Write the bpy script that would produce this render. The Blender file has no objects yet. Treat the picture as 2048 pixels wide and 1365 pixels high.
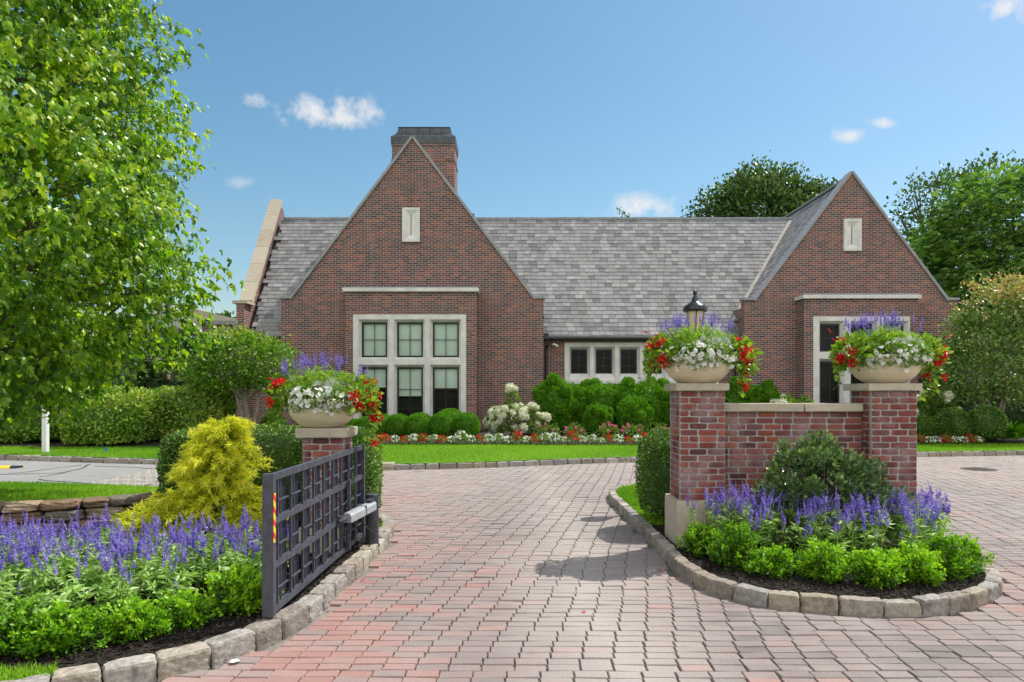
import bpy, math
import numpy as np
R = math.radians
C = bpy.context.scene.collection
S = bpy.context.scene

# ------------------------------------------------------------------ camera, sky, sun
F = 1365.0; ZC = 1.76; HY = 783.0
cam_d = bpy.data.cameras.new('camera'); cam = bpy.data.objects.new('camera', cam_d); C.objects.link(cam)
cam.location = (0, 0, ZC); cam.rotation_euler = (R(90), 0, 0)
cam_d.sensor_width = 36.0; cam_d.lens = 24.0; cam_d.shift_y = (HY - 682.5) / 2048.0
cam_d.clip_start = 0.1; cam_d.clip_end = 3000
S.camera = cam
SUNV = np.array([0.56, 0.37, 1.0]); SUNV /= np.linalg.norm(SUNV)
SUN_EL = math.asin(SUNV[2]); SUN_AZ = math.atan2(SUNV[0], SUNV[1])
S.view_settings.view_transform = 'Standard'; S.view_settings.look = 'None'
S.view_settings.gamma = 1.0; S.view_settings.use_curve_mapping = False
S.view_settings.exposure = 0.72
sun_d = bpy.data.lights.new('sun', 'SUN'); sun = bpy.data.objects.new('sun', sun_d); C.objects.link(sun)
sun_d.energy = 3.4; sun_d.angle = R(0.5); sun_d.color = (1.0, 0.95, 0.87)
from mathutils import Vector
sun.rotation_euler = Vector(tuple(SUNV)).to_track_quat('Z', 'Y').to_euler()
sun.location = (20, 20, 30)

def ND(nt, typ, loc=None, **kw):
    n = nt.nodes.new(typ)
    for k, v in kw.items():
        setattr(n, k, v)
    return n
def L(nt, a, b): nt.links.new(a, b)
def math_(nt, op, a, b=None, clamp=False):
    n = nt.nodes.new('ShaderNodeMath'); n.operation = op; n.use_clamp = clamp
    for i, v in enumerate((a, b)):
        if v is None: continue
        if isinstance(v, (int, float)): n.inputs[i].default_value = v
        else: nt.links.new(v, n.inputs[i])
    return n.outputs[0]

world = bpy.data.worlds.new('World'); S.world = world; world.use_nodes = True
wt = world.node_tree; wt.nodes.clear()
wo = ND(wt, 'ShaderNodeOutputWorld'); bg = ND(wt, 'ShaderNodeBackground')
sky = ND(wt, 'ShaderNodeTexSky'); sky.sky_type = 'NISHITA'; sky.sun_disc = False
sky.sun_elevation = SUN_EL; sky.sun_rotation = SUN_AZ; sky.air_density = 1.25; sky.dust_density = 0.8; sky.ozone_density = 2.0
bg.inputs[1].default_value = 0.08
tc = ND(wt, 'ShaderNodeTexCoord'); sep = ND(wt, 'ShaderNodeSeparateXYZ'); L(wt, tc.outputs['Generated'], sep.inputs[0])
ymax = math_(wt, 'MAXIMUM', sep.outputs[1], 0.05)
u = math_(wt, 'DIVIDE', sep.outputs[0], ymax); v = math_(wt, 'DIVIDE', sep.outputs[2], ymax)
nz1 = ND(wt, 'ShaderNodeTexNoise'); nz1.inputs['Scale'].default_value = 30; nz1.inputs['Detail'].default_value = 8; nz1.inputs['Roughness'].default_value = 0.6
L(wt, tc.outputs['Generated'], nz1.inputs['Vector'])
acc = None
for (px, py, rx, ry, amt) in [(660, 225, 140, 52, 1.0), (512, 205, 38, 24, .7), (2020, 20, 75, 38, 1.0), (1695, 268, 42, 24, .7), (1755, 246, 45, 15, .6),
                              (1290, 420, 95, 45, .75), (480, 365, 40, 16, .35), (395, 185, 18, 22, .3), (2300, 200, 160, 60, .9), (-200, 420, 200, 70, .8)]:
    uu = (px - 1024) / F; vv = (HY - py) / F
    a = math_(wt, 'DIVIDE', math_(wt, 'SUBTRACT', u, uu), rx / F); b = math_(wt, 'DIVIDE', math_(wt, 'SUBTRACT', v, vv), ry / F)
    r2 = math_(wt, 'ADD', math_(wt, 'MULTIPLY', a, a), math_(wt, 'MULTIPLY', b, b))
    m = math_(wt, 'SUBTRACT', 1.0, r2, clamp=True)
    m = math_(wt, 'MULTIPLY', m, amt)
    acc = m if acc is None else math_(wt, 'MAXIMUM', acc, m)
cl = math_(wt, 'ADD', acc, math_(wt, 'MULTIPLY', math_(wt, 'SUBTRACT', nz1.outputs['Fac'], 0.53), 5.0))
cl = math_(wt, 'MULTIPLY', math_(wt, 'MULTIPLY', cl, .8, clamp=True), math_(wt, 'MULTIPLY', acc, 1.6, clamp=True))
# unseen cloud bank added behind the camera to brighten the shaded facades
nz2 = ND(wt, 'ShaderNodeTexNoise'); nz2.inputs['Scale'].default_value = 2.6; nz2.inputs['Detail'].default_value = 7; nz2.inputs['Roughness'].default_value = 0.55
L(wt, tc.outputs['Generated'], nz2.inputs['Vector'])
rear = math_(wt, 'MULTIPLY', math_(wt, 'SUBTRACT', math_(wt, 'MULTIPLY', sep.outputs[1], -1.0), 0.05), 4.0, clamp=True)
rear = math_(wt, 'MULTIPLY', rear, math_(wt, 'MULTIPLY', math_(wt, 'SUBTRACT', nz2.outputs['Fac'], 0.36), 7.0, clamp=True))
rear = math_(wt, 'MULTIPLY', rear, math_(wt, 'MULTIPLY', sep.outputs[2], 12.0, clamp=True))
cmix = ND(wt, 'ShaderNodeMix'); cmix.data_type = 'RGBA'
hsv = ND(wt, 'ShaderNodeHueSaturation'); hsv.inputs['Saturation'].default_value = 1.2; hsv.inputs['Hue'].default_value = 0.487
L(wt, sky.outputs[0], hsv.inputs['Color'])
L(wt, math_(wt, 'MULTIPLY', cl, 0.85), cmix.inputs[0]); L(wt, hsv.outputs[0], cmix.inputs[6]); cmix.inputs[7].default_value = (6.9, 6.8, 6.8, 1)
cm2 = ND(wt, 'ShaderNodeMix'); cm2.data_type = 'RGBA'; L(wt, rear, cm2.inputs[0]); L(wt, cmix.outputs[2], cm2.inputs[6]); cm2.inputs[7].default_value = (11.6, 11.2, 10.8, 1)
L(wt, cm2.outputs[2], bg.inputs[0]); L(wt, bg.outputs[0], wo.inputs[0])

# ------------------------------------------------------------------ helpers
rng = np.random.default_rng(11)
def X(px, D): return (px - 1024.0) * D / F
def Z(py, D): return ZC + (HY - py) * D / F
def G(px, py, z=0.0):
    d = (ZC - z) * F / (py - HY); return ((px - 1024) * d / F, d)

class MB:
    def __init__(s): s.v = []; s.f = []; s.r = []; s.n = 0
    def add(s, v, faces, rnd=0.5, mat=0):
        v = np.asarray(v, float).reshape(-1, 3); n = len(v)
        s.v.append(v); s.r.append(np.broadcast_to(np.asarray(rnd, float), (n,)).copy())
        if isinstance(faces, np.ndarray): faces = [faces]
        else:
            d = {}
            for f in faces: d.setdefault(len(f), []).append(f)
            faces = [np.array(x) for x in d.values()]
        for fa in faces: s.f.append((fa + s.n, mat))
        s.n += n
    def inst(s, tpl, pos, B=None, scale=1.0, rnd=0.5, mat=0):
        tv, tf = tpl; pos = np.asarray(pos, float).reshape(-1, 3); N = len(pos)
        if N == 0: return
        sc = np.asarray(scale, float)
        if sc.ndim == 0: sc = np.full((N, 3), float(sc))
        elif sc.ndim == 1 and len(sc) == N and N != 3: sc = np.repeat(sc[:, None], 3, 1)
        elif sc.ndim == 1: sc = np.broadcast_to(sc, (N, 3))
        vv = tv[None] * sc[:, None, :]
        if B is not None: vv = np.einsum('nij,nkj->nki', B, vv)
        vv = vv + pos[:, None, :]
        k = len(tv); off = (np.arange(N) * k)[:, None, None]
        r = np.repeat(np.broadcast_to(np.asarray(rnd, float), (N,)), k)
        base = s.n
        s.v.append(vv.reshape(-1, 3)); s.r.append(r)
        for fa in (tf if isinstance(tf, list) else [tf]):
            s.f.append(((fa[None] + off).reshape(-1, fa.shape[1]) + base, mat))
        s.n += N * k
    def box(s, x0, x1, y0, y1, z0, z1, rnd=0.5, mat=0):
        v = [(x, y, z) for z in (z0, z1) for y in (y0, y1) for x in (x0, x1)]
        s.add(v, np.array([(0, 2, 3, 1), (4, 5, 7, 6), (0, 1, 5, 4), (2, 6, 7, 3), (0, 4, 6, 2), (1, 3, 7, 5)]), rnd, mat)
    def obox(s, c, ax, half, rnd=0.5, mat=0):
        ax = np.array(ax, float); c = np.array(c, float)
        v = [c + sx * half[0] * ax[0] + sy * half[1] * ax[1] + sz * half[2] * ax[2] for sz in (-1, 1) for sy in (-1, 1) for sx in (-1, 1)]
        s.add(v, np.array([(0, 2, 3, 1), (4, 5, 7, 6), (0, 1, 5, 4), (2, 6, 7, 3), (0, 4, 6, 2), (1, 3, 7, 5)]), rnd, mat)
    def prism(s, poly, y0, y1, rnd=0.5, mat=0):    # poly in (x,z), extruded along y
        n = len(poly)
        v = [(p[0], y0, p[1]) for p in poly] + [(p[0], y1, p[1]) for p in poly]
        f = [tuple(range(n)), tuple(range(2 * n - 1, n - 1, -1))] + [(i, i + n, (i + 1) % n + n, (i + 1) % n) for i in range(n)]
        s.add(v, f, rnd, mat)
    def flat(s, poly, z, rnd=0.5, mat=0):
        s.add([(p[0], p[1], z if np.isscalar(z) else z(p)) for p in poly], [tuple(range(len(poly)))], rnd, mat)
    def lathe(s, c, prof, n=32, rnd=0.5, mat=0):
        v = []; f = []
        for (r, z) in prof:
            for i in range(n):
                a = 2 * math.pi * i / n; v.append((c[0] + r * math.cos(a), c[1] + r * math.sin(a), c[2] + z))
        for j in range(len(prof) - 1):
            for i in range(n):
                k = (i + 1) % n; f.append((j * n + i, j * n + k, (j + 1) * n + k, (j + 1) * n + i))
        s.add(v, f, rnd, mat)
    def tube(s, pts, rad, n=7, rnd=0.5, mat=0, cap=True):
        pts = np.array(pts, float); m = len(pts); rad = np.broadcast_to(np.asarray(rad, float), (m,))
        t = np.gradient(pts, axis=0); t /= np.linalg.norm(t, axis=1)[:, None] + 1e-9
        up = np.array([0.13, 0.37, 0.9]); a = np.cross(t, up); a /= np.linalg.norm(a, axis=1)[:, None] + 1e-9; b = np.cross(t, a)
        th = np.arange(n) * 2 * math.pi / n
        v = pts[:, None] + rad[:, None, None] * (np.cos(th)[None, :, None] * a[:, None] + np.sin(th)[None, :, None] * b[:, None])
        f = [(j * n + i, j * n + (i + 1) % n, (j + 1) * n + (i + 1) % n, (j + 1) * n + i) for j in range(m - 1) for i in range(n)]
        if cap: f += [tuple(range(n)), tuple(range(m * n - 1, (m - 1) * n - 1, -1))]
        s.add(v.reshape(-1, 3), f, rnd, mat)
    def build(s, name, mats, parent=None, smooth=False, origin=None):
        me = bpy.data.meshes.new(name)
        v = np.concatenate(s.v); r = np.concatenate(s.r)
        if origin is not None: v = v - np.array(origin)
        me.vertices.add(len(v)); me.vertices.foreach_set('co', v.ravel().astype(np.float32))
        li = np.concatenate([f.ravel() for f, m in s.f]); tot = np.concatenate([np.full(len(f), f.shape[1]) for f, m in s.f])
        mi = np.concatenate([np.full(len(f), m) for f, m in s.f])
        st = np.concatenate([[0], np.cumsum(tot)[:-1]])
        me.loops.add(len(li)); me.loops.foreach_set('vertex_index', li.astype(np.int32))
        me.polygons.add(len(tot)); me.polygons.foreach_set('loop_start', st.astype(np.int32))
        me.polygons.foreach_set('material_index', mi.astype(np.int32))
        me.polygons.foreach_set('use_smooth', np.full(len(tot), smooth, bool))
        me.update(calc_edges=True); me.validate()
        at = me.attributes.new('rnd', 'FLOAT', 'POINT')
        if len(at.data) == len(r): at.data.foreach_set('value', r.astype(np.float32))
        for m in (mats if isinstance(mats, (list, tuple)) else [mats]): me.materials.append(m)
        o = bpy.data.objects.new(name, me); C.objects.link(o)
        if origin is not None: o.location = origin
        if parent is not None: o.parent = parent
        return o

def empty(name, loc=(0, 0, 0)):
    o = bpy.data.objects.new(name, None); C.objects.link(o); o.location = loc; o.empty_display_size = .2; return o
def tag(o, label, cat, group=None):
    o['label'] = label; o['category'] = cat
    if group: o['group'] = group
    return o
def struct(o, kind='structure'): o['kind'] = kind; return o
def stuff(o, label, cat): o['kind'] = 'stuff'; o['label'] = label; o['category'] = cat; return o
def kids(o): return [c for c in bpy.data.objects if c.parent == o]
def copy_tree(o, parent=None, ch=None):
    c = o.copy(); C.objects.link(c); c.parent = parent
    for k in kids(o): copy_tree(k, c)
    return c
ORD = ['first', 'second', 'third', 'fourth', 'fifth', 'sixth', 'seventh', 'eighth', 'ninth', 'tenth', 'eleventh', 'twelfth', 'thirteenth', 'fourteenth', 'fifteenth', 'sixteenth', 'seventeenth', 'eighteenth', 'nineteenth', 'twentieth', 'twenty-first', 'twenty-second', 'twenty-third', 'twenty-fourth', 'twenty-fifth']

def unit(a): return a / (np.linalg.norm(a, axis=-1, keepdims=True) + 1e-9)
def frames(axis, nrm):
    """columns: side, axis, normal"""
    a = unit(axis); s_ = unit(np.cross(a, nrm)); n = np.cross(s_, a)
    return np.stack([s_, a, n], axis=2)
def rdir(n, g=rng): return unit(g.normal(size=(n, 3)))
def wob(p, seed, freq, k=6):
    g = np.random.default_rng(seed); o = np.zeros(len(p))
    for i in range(k):
        w = g.normal(size=3) * freq * (1 + .35 * i); o += np.sin(p @ w + g.uniform(0, 6.28)) / (1 + .35 * i)
    return o / 2.6
def inpoly(p, poly):
    x, y = p[:, 0], p[:, 1]; c = np.zeros(len(p), bool); n = len(poly)
    for i in range(n):
        x0, y0 = poly[i]; x1, y1 = poly[(i + 1) % n]
        if y0 == y1: continue
        c ^= ((y0 > y) != (y1 > y)) & (x < (x1 - x0) * (y - y0) / (y1 - y0) + x0)
    return c
def scatter(poly, dens, g=rng):
    a = np.array(poly); lo = a.min(0); hi = a.max(0); n = int((hi - lo).prod() * dens)
    p = g.uniform(lo, hi, (n, 2)); return p[inpoly(p, poly)]
def catmull(P, step=0.04, closed=False):
    P = np.array(P, float); n = len(P); out = []
    rngi = range(n) if closed else range(n - 1)
    for i in rngi:
        p0, p1, p2, p3 = (P[(i - 1) % n] if closed or i > 0 else P[0]), P[i], P[(i + 1) % n], (P[(i + 2) % n] if closed or i + 2 < n else P[-1])
        m = max(2, int(np.linalg.norm(p2 - p1) / step))
        for t in np.arange(m) / m:
            out.append(.5 * (2 * p1 + (p2 - p0) * t + (2 * p0 - 5 * p1 + 4 * p2 - p3) * t * t + (3 * p1 - p0 - 3 * p2 + p3) * t ** 3))
    if not closed: out.append(P[-1])
    return np.array(out)
def offset(path, d, closed=False):
    if closed: t = np.roll(path, -1, 0) - np.roll(path, 1, 0)
    else: t = np.gradient(path, axis=0)
    t = unit(t); return path + d * np.stack([-t[:, 1], t[:, 0]], 1)

# leaf templates (y along the leaf)
def tri(*f): return np.array(f)
OVAL = (np.array([(0, 0, 0), (-.3, .35, .08), (-.24, .72, .06), (0, 1, -.06), (.24, .72, .06), (.3, .35, .08), (0, .5, 0)]), tri((0, 6, 1), (1, 6, 2), (2, 6, 3), (3, 6, 4), (4, 6, 5), (5, 6, 0)))
DIAM = (np.array([(0, 0, 0), (-.32, .5, .08), (0, 1, 0), (.32, .5, .08)]), tri((0, 2, 1), (0, 3, 2)))
LANCE = (np.array([(0, 0, 0), (-.13, .35, .05), (0, 1, -.22), (.13, .35, .05), (0, .5, -.02)]), tri((0, 4, 1), (1, 4, 2), (2, 4, 3), (3, 4, 0)))
MAPLE = (np.array([(0, 0, 0), (-.28, -.02, 0), (-.5, .38, -.1), (-.2, .45, .04), (-.24, .72, -.04), (0, 1.02, -.14), (.24, .72, -.04), (.2, .45, .04), (.5, .38, -.1), (.28, -.02, 0), (0, .4, .05)]),
         tri((0, 10, 1), (1, 10, 2), (2, 10, 3), (3, 10, 4), (4, 10, 5), (5, 10, 6), (6, 10, 7), (7, 10, 8), (8, 10, 9), (9, 10, 0)))
BLADE = (np.array([(-.06, 0, 0), (.06, 0, 0), (.035, .6, .06), (-.035, .6, .06), (0, 1, .22)]), [tri((0, 1, 2, 3)), tri((3, 2, 4))])
def spray_tpl():
    v = []; f = []
    for k, (a, l) in enumerate([(-.9, .55), (-.45, .85), (0, 1.0), (.45, .85), (.9, .55)]):
        d = np.array([math.sin(a), math.cos(a)]); s_ = np.array([d[1], -d[0]]) * .09; m = d * l * .55; e = d * l; b = len(v)
        v += [(0, 0, 0), (m[0] - s_[0], m[1] - s_[1], .05), (e[0], e[1], -.05), (m[0] + s_[0], m[1] + s_[1], .05)]; f += [(b, b + 3, b + 2, b + 1)]
    return np.array(v), np.array(f)
SPRAY = spray_tpl()
def disc_tpl(n=10, lobes=.12, cup=.35):
    v = [(0, 0, -cup)]
    for i in range(n):
        a = 2 * math.pi * i / n; r = 1 - lobes * (i % 2); v.append((r * math.cos(a), r * math.sin(a), 0.06 * (i % 2)))
    for i in range(n): a = 2 * math.pi * i / n; v.append((.3 * math.cos(a), .3 * math.sin(a), -cup * .45))
    f3 = [(0, n + 1 + i, n + 1 + (i + 1) % n) for i in range(n)]
    f4 = [(1 + i, 1 + (i + 1) % n, n + 1 + (i + 1) % n, n + 1 + i) for i in range(n)]
    return np.array(v, float), [np.array(f3), np.array(f4)]
PETUNIA = disc_tpl()
def star_tpl():
    v = [(0, 0, -.5)]; f = []
    for i in range(5):
        a = 2 * math.pi * i / 5; b = len(v)
        for (da, r, z) in ((-.42, .55, -.02), (-.3, .95, -.12), (.12, 1.08, -.2), (.42, .6, .0)):
            v.append((r * math.cos(a + da), r * math.sin(a + da), z))
        f += [(0, b, b + 1, b + 2), (0, b + 2, b + 3, 0)]
    q = [x for x in f if len(set(x)) == 4]; t = [(x[0], x[1], x[2]) for x in f if len(set(x)) == 3]
    # funnel throat
    b = len(v)
    for i in range(6): a = math.pi / 3 * i; v.append((.28 * math.cos(a), .28 * math.sin(a), -.35))
    for i in range(6): a = math.pi / 3 * i; v.append((.1 * math.cos(a), .1 * math.sin(a), -1.5))
    q += [(b + i, b + (i + 1) % 6, b + 6 + (i + 1) % 6, b + 6 + i) for i in range(6)]
    return np.array(v, float), [np.array(q), np.array(t)]
TRUMPET = star_tpl()

# ------------------------------------------------------------------ materials
def newmat(name):
    m = bpy.data.materials.new(name); m.use_nodes = True; nt = m.node_tree
    p = nt.nodes['Principled BSDF']; return m, nt, p
def ramp(nt, fac, cols, interp='LINEAR'):
    r = nt.nodes.new('ShaderNodeValToRGB'); r.color_ramp.interpolation = interp
    while len(r.color_ramp.elements) < len(cols): r.color_ramp.elements.new(0.5)
    for e, (p, c) in zip(r.color_ramp.elements, cols): e.position = p; e.color = (c[0], c[1], c[2], 1)
    nt.links.new(fac, r.inputs[0]); return r.outputs[0]
def attr(nt):
    a = nt.nodes.new('ShaderNodeAttribute'); a.attribute_name = 'rnd'; return a.outputs['Fac']
def noise(nt, scale, detail=4, rough=.55, vec=None):
    n = nt.nodes.new('ShaderNodeTexNoise'); n.inputs['Scale'].default_value = scale; n.inputs['Detail'].default_value = detail; n.inputs['Roughness'].default_value = rough
    if vec is None:
        g = nt.nodes.new('ShaderNodeNewGeometry'); vec = g.outputs['Position']
    nt.links.new(vec, n.inputs['Vector']); return n.outputs['Fac']
def mix(nt, fac, a, b, mode='MIX'):
    m = nt.nodes.new('ShaderNodeMix'); m.data_type = 'RGBA'; m.blend_type = mode
    for i, v_ in ((0, fac), (6, a), (7, b)):
        if isinstance(v_, (int, float)): m.inputs[i].default_value = v_
        elif isinstance(v_, (tuple, list)): m.inputs[i].default_value = (v_[0], v_[1], v_[2], 1)
        else: nt.links.new(v_, m.inputs[i])
    return m.outputs[2]
def bump(nt, p, h, strength=.5, dist=.01):
    b = nt.nodes.new('ShaderNodeBump'); b.inputs['Strength'].default_value = strength; b.inputs['Distance'].default_value = dist
    nt.links.new(h, b.inputs['Height']); nt.links.new(b.outputs[0], p.inputs['Normal'])
def leafmat(name, cols, rough=.42, tr=.35, spec=.5, tcol=(1.15, 1.25, .5)):
    m, nt, p = newmat(name); k = len(cols)
    c = ramp(nt, attr(nt), [(i / (k - 1), cols[i]) for i in range(k)])
    nt.links.new(c, p.inputs['Base Color']); p.inputs['Roughness'].default_value = rough; p.inputs['Specular IOR Level'].default_value = spec
    t = nt.nodes.new('ShaderNodeBsdfTranslucent'); nt.links.new(mix(nt, 1.0, c, tcol, 'MULTIPLY'), t.inputs[0])
    ms = nt.nodes.new('ShaderNodeMixShader'); ms.inputs[0].default_value = tr
    nt.links.new(p.outputs[0], ms.inputs[1]); nt.links.new(t.outputs[0], ms.inputs[2])
    nt.links.new(ms.outputs[0], nt.nodes['Material Output'].inputs[0]); return m
def plain(name, col, rough=.6, metal=0, nscale=None, var=.25, bmp=0, spec=.5):
    m, nt, p = newmat(name); p.inputs['Roughness'].default_value = rough; p.inputs['Metallic'].default_value = metal; p.inputs['Specular IOR Level'].default_value = spec
    if nscale:
        n = noise(nt, nscale, 6, .65)
        c = ramp(nt, n, [(.3, [x * (1 - var) for x in col]), (.7, [min(1, x * (1 + var)) for x in col])])
        nt.links.new(c, p.inputs['Base Color'])
        if bmp: bump(nt, p, n, bmp)
    else: p.inputs['Base Color'].default_value = (*col, 1)
    return m
def rndmat(name, cols, rough=.7, nscale=12, bmp=.4, dist=.01, interp='LINEAR', var=.35, stain=None, spec=.4):
    m, nt, p = newmat(name); k = len(cols); p.inputs['Roughness'].default_value = rough; p.inputs['Specular IOR Level'].default_value = spec
    c = ramp(nt, attr(nt), [(i / (k - 1), cols[i]) for i in range(k)], interp)
    n = noise(nt, nscale, 8, .68)
    c = mix(nt, 1.0, c, ramp(nt, n, [(.25, (1 - var,) * 3), (.75, (1 + var * .7,) * 3)]), 'MULTIPLY')
    if stain:
        col, sc, lo, hi, amt = stain
        s_ = ramp(nt, noise(nt, sc, 7, .62), [(lo, (0, 0, 0)), (hi, (amt,) * 3)])
        c = mix(nt, s_, c, col)
    nt.links.new(c, p.inputs['Base Color']); bump(nt, p, n, bmp, dist); return m

def facade_brick():
    m, nt, p = newmat('house_brick'); g = nt.nodes.new('ShaderNodeNewGeometry')
    sp = nt.nodes.new('ShaderNodeSeparateXYZ'); nt.links.new(g.outputs['Position'], sp.inputs[0])
    sn = nt.nodes.new('ShaderNodeSeparateXYZ'); nt.links.new(g.outputs['True Normal'], sn.inputs[0])
    side = math_(nt, 'GREATER_THAN', math_(nt, 'ABSOLUTE', sn.outputs[0]), .6)
    uu = math_(nt, 'ADD', math_(nt, 'MULTIPLY', sp.outputs[1], side), math_(nt, 'MULTIPLY', sp.outputs[0], math_(nt, 'SUBTRACT', 1.0, side)))
    cb = nt.nodes.new('ShaderNodeCombineXYZ'); nt.links.new(uu, cb.inputs[0]); nt.links.new(sp.outputs[2], cb.inputs[1])
    b = nt.nodes.new('ShaderNodeTexBrick'); nt.links.new(cb.outputs[0], b.inputs['Vector'])
    b.inputs['Color1'].default_value = (0, 0, 0, 1); b.inputs['Color2'].default_value = (1, 1, 1, 1); b.inputs['Mortar'].default_value = (.5, .5, .5, 1)
    b.inputs['Scale'].default_value = 1; b.inputs['Brick Width'].default_value = .235; b.inputs['Row Height'].default_value = .0745
    b.inputs['Mortar Size'].default_value = .0075; b.inputs['Mortar Smooth'].default_value = .1; b.inputs['Bias'].default_value = 0
    c = ramp(nt, b.outputs['Color'], [(0, (.07, .05, .05)), (.22, (.115, .066, .06)), (.45, (.175, .078, .062)), (.62, (.13, .082, .077)), (.8, (.23, .084, .058)), (1, (.31, .115, .07))])
    c = mix(nt, 1.0, c, ramp(nt, noise(nt, .9, 5, .6), [(.3, (.78, .76, .82)), (.7, (1.2, 1.15, 1.1))]), 'MULTIPLY')
    c = mix(nt, b.outputs['Fac'], c, (.42, .385, .37))
    st = ramp(nt, noise(nt, 2.1, 8, .7), [(.62, (0, 0, 0)), (.8, (.3, .3, .3))]); c = mix(nt, st, c, (.42, .36, .36))
    mp = nt.nodes.new('ShaderNodeMapping'); mp.inputs['Scale'].default_value = (2.6, 2.6, .3); nt.links.new(g.outputs['Position'], mp.inputs[0])
    c = mix(nt, ramp(nt, noise(nt, 1.0, 6, .65, mp.outputs[0]), [(.58, (0, 0, 0)), (.78, (.28, .28, .28))]), c, (.40, .36, .36))
    c = mix(nt, ramp(nt, noise(nt, .7, 6, .65, mp.outputs[0]), [(.56, (0, 0, 0)), (.76, (.4, .4, .4))]), c, (.06, .045, .045))
    nt.links.new(c, p.inputs['Base Color']); p.inputs['Roughness'].default_value = .8; p.inputs['Specular IOR Level'].default_value = .25
    bump(nt, p, math_(nt, 'SUBTRACT', 1.0, b.outputs['Fac']), .5, .008); return m
M = {}
M['brick'] = facade_brick()
M['nearbrick'] = rndmat('tumbled_brick', [(.10, .04, .04), (.19, .055, .048), (.25, .07, .05), (.17, .06, .06), (.33, .10, .065), (.21, .085, .085), (.12, .055, .06)], .8, 38, .7, .006, var=.38, stain=((.42, .34, .37), 3.0, .47, .74, .62), spec=.2)
M['mortar'] = plain('mortar', (.36, .34, .32), .9, nscale=30, bmp=.5)
M['slate'] = rndmat('roof_slate', [(.155, .155, .16), (.20, .20, .205), (.27, .27, .275), (.22, .225, .24), (.31, .31, .315), (.25, .245, .24), (.36, .36, .365)], .8, 7, .08, .004, var=.14, spec=.2, stain=((.11, .115, .11), .9, .48, .78, .4))
M['lime'] = plain('limestone', (.66, .65, .63), .75, nscale=2.5, var=.16, bmp=.15)
M['cap'] = rndmat('cast_stone_cap', [(.42, .37, .29), (.5, .44, .35)], .75, 9, .3, .006, var=.22, stain=((.16, .14, .12), 2.6, .56, .8, .6))
M['plinth'] = rndmat('plinth_stone', [(.44, .38, .30), (.5, .44, .35)], .75, 14, .3, .006, var=.18, stain=((.2, .17, .13), 3.5, .6, .8, .5))
M['bowl'] = rndmat('planter_stone', [(.74, .63, .46), (.74, .63, .46)], .6, 4, .15, .006, var=.16, stain=((.25, .19, .12), 5, .6, .82, .5))
M['lead'] = plain('lead_coping', (.28, .29, .31), .55, nscale=3, var=.2)
M['lead_pale'] = plain('pale_lead', (.40, .37, .33), .6, nscale=3, var=.2)
M['copper'] = plain('dark_copper', (.075, .085, .095), .45, .4, nscale=4, var=.3)
M['gutter'] = plain('black_gutter', (.018, .018, .02), .35)
M['sash'] = plain('black_sash', (.012, .013, .016), .35)
M['blind'] = plain('window_blind', (.74, .80, .755), .8, nscale=2, var=.08)  # greenish cast stands in for trees reflected in the panes
M['dark'] = plain('dark_interior', (.02, .02, .02), .9)
M['white'] = plain('white_paint', (.72, .73, .72), .5, nscale=5, var=.06)
m, nt, p = newmat('window_glass'); M['glass'] = m
gl = nt.nodes.new('ShaderNodeBsdfGlossy'); gl.inputs['Roughness'].default_value = .02; tr = nt.nodes.new('ShaderNodeBsdfTransparent'); tr.inputs[0].default_value = (.88, .95, .92, 1)  # slight green tint also imitates the reflected trees
fr = nt.nodes.new('ShaderNodeFresnel'); fr.inputs[0].default_value = 1.28; ms = nt.nodes.new('ShaderNodeMixShader')
nt.links.new(fr.outputs[0], ms.inputs[0]); nt.links.new(tr.outputs[0], ms.inputs[1]); nt.links.new(gl.outputs[0], ms.inputs[2]); nt.links.new(ms.outputs[0], nt.nodes['Material Output'].inputs[0])
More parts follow.
